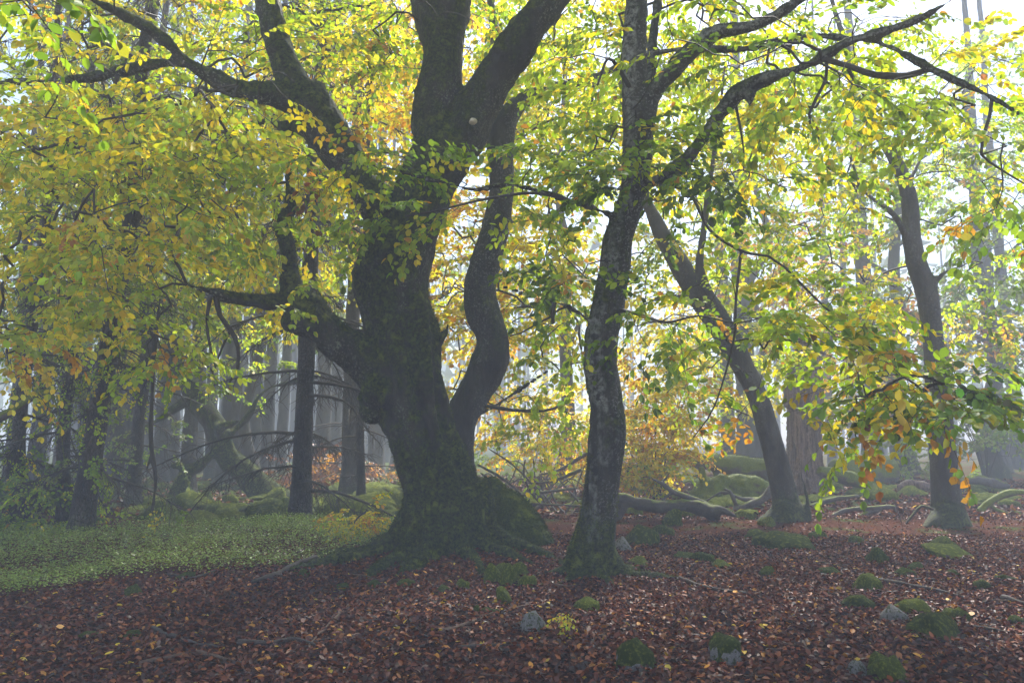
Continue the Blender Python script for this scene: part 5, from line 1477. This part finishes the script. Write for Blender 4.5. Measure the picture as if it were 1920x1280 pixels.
# ================================================================== leaf litter
rr = np.random.RandomState(78)
def litter_cols(n, rr):
    base = np.array([[.13, .028, .007], [.065, .015, .005], [.21, .056, .011], [.028, .009, .004], [.25, .095, .03], [.16, .09, .06], [.42, .17, .016], [.52, .33, .02]])
    w_ = np.array([.30, .30, .15, .17, .03, .012, .022, .008]); w_ /= w_.sum()
    return base[rr.choice(len(base), n, p=w_)] * rr.uniform(.65, 1.35, (n, 1))
def litter(n, y0, y1, size, rr, pw=1.0):
    y = y0 + (y1 - y0) * rr.uniform(size=n) ** pw
    x = rr.uniform(-1, 1, n) * (y * .72 + .6)
    z = hgt(x, y)
    px, py, d = project(np.c_[x, y, z])
    k = ~(inside_patch(px, py + 6) & (rr.uniform(size=n) < .93)) & ~((px < 0) & (py < 1100) & (py > 1005))
    k &= ~((px < 760) & (py < 985) & (rr.uniform(size=n) < .7))
    x, y, z = x[k], y[k], z[k]; n = len(x)
    a = rr.uniform(0, 2 * math.pi, n); tl = rr.normal(0, .42, (n, 2))
    xx = np.c_[np.cos(a), np.sin(a), tl[:, 0]]; xx /= np.linalg.norm(xx, axis=1)[:, None]
    zz = np.c_[rr.normal(0, .5, n), rr.normal(0, .5, n), np.ones(n)]
    yy = np.cross(zz, xx); yy /= np.linalg.norm(yy, axis=1)[:, None]; zz = np.cross(xx, yy)
    s_ = size * rr.uniform(.6, 1.25, n)
    p = np.c_[x, y, z + rr.uniform(.004, .035, n)]
    t = rr.randint(0, len(LEAF_T), n)
    return p, np.stack([xx, yy, zz], 2), s_, t
parts_ = [litter(200000, 4.0, 16.5, .046, rr, .74), litter(46000, 15.5, 32, .125, rr, .85)]
p, Rm, sz, t = [np.concatenate(z) for z in zip(*parts_)]
c = litter_cols(len(p), rr)
V = p[:, None] + np.einsum('nij,nvj->nvi', Rm, LEAF_T[t] * sz[:, None, None] * np.array([1, .9, 1.7]))
F = (LEAF_Q[None] + (np.arange(len(p)) * 6)[:, None, None]).reshape(-1, 4)
lit = link('leaf_litter', quad_mesh('leaf_litter', V, F, np.repeat(np.c_[c, np.ones(len(c))], 6, 0)), M_LITTER)
tag(lit, 'deep carpet of red-brown fallen beech leaves', 'leaf litter', kind='stuff')
FL = []
for c in ([.52, .32, .02], [.55, .24, .02], [.42, .15, .02], [.60, .42, .04]):
    for t in range(4):
        me = quad_mesh('fallen_leaf', LEAF_T[t], LEAF_Q, np.tile(np.r_[c, 1.0], (6, 1))); me.materials.append(M_LITTER); FL.append(me)
for i in range(170):
    px, py = rr.uniform(5, 1915), 1000 + 275 * rr.uniform() ** .8
    if inside_patch(np.array([px]), np.array([py - 8]))[0] or px < 500 and py < 1110: continue
    g = G(px, py)
    o = bpy.data.objects.new('fallen_leaf', FL[rr.randint(len(FL))])
    o.location = (g[0], g[1], g[2] + .032); o.rotation_euler = (rr.normal(0, .3), rr.normal(0, .3), rr.uniform(0, 6.28)); s_ = rr.uniform(.045, .075); o.scale = (s_,) * 3
    C.objects.link(o); tag(o, 'freshly fallen yellow or orange leaf lying on the brown litter', 'leaf', 'fresh fallen leaves')

# ================================================================== far-off wood closing the view
rr = np.random.RandomState(404)
bag = Bag()
for i in range(420):
    y = rr.uniform(78, 150); x = rr.uniform(-1.0, 1.0) * y * .95
    u = x / y
    if u > .02 and rr.uniform() < .68: continue
    r0 = rr.uniform(.12, .30); z = H(x, y)
    tp = rr.uniform(22, 29)
    lx = rr.normal(0, .4)
    bag.add(*tube(np.array([[x, y, z - .2, r0 * 1.3], [x + lx * .1, y, z + 4, r0], [x + lx * .6, y, z + 14, r0 * .7], [x + lx, y, z + tp, r0 * .2]]), 6, False))
fw = link('far_forest', bag.mesh('far_forest'), M_FAR)
tag(fw, 'dim far-off wood of bare trunks dissolving in mist', 'forest', kind='stuff')
nf = 9000
y = rr.uniform(80, 150, nf); x = rr.uniform(-1, 1, nf) * y * .95
k = (x / y < .02) | (rr.uniform(size=nf) < .3); x, y = x[k], y[k]; nf = len(x)
z = 3 + 25 * rr.uniform(size=nf) ** .8
V = np.c_[x, y, z][:, None] + rr.normal(0, .55, (nf, 4, 3))
cf = np.tile(FADE, (nf, 1)) * rr.uniform(.5, 1.3, (nf, 1))
ff = link('needle_mass', quad_mesh('needle_mass', V.reshape(-1, 3), np.arange(nf * 4).reshape(-1, 4), np.repeat(np.c_[cf, np.ones(nf)], 4, 0)), M_LEAF, fw)
ff['kind'] = 'stuff'
# ================================================================== mist
def haze():
    m, t = new_mat('mist'); 
    v = t.nodes.new('ShaderNodeVolumePrincipled')
    v.inputs['Color'].default_value = (.80, .865, 1.0, 1)
    v.inputs['Density'].default_value = HAZE_DENSITY
    v.inputs['Anisotropy'].default_value = -0.4
    o = t.nodes.new('ShaderNodeOutputMaterial'); t.links.new(v.outputs[0], o.inputs['Volume'])
    x0, x1, y0, y1, z0, z1 = -230, 230, -90, 290, -2.0, HAZE_TOP
    V = [(x, y, z) for z in (z0, z1) for y in (y0, y1) for x in (x0, x1)]
    F = [(0, 2, 3, 1), (4, 5, 7, 6), (0, 1, 5, 4), (2, 6, 7, 3), (0, 4, 6, 2), (1, 3, 7, 5)]
    me = bpy.data.meshes.new('haze'); me.from_pydata(V, [], F); me.update()
    ob = link('haze', me, m)
    tag(ob, 'pale bluish autumn mist hanging between the trees', 'mist', kind='stuff')
haze()
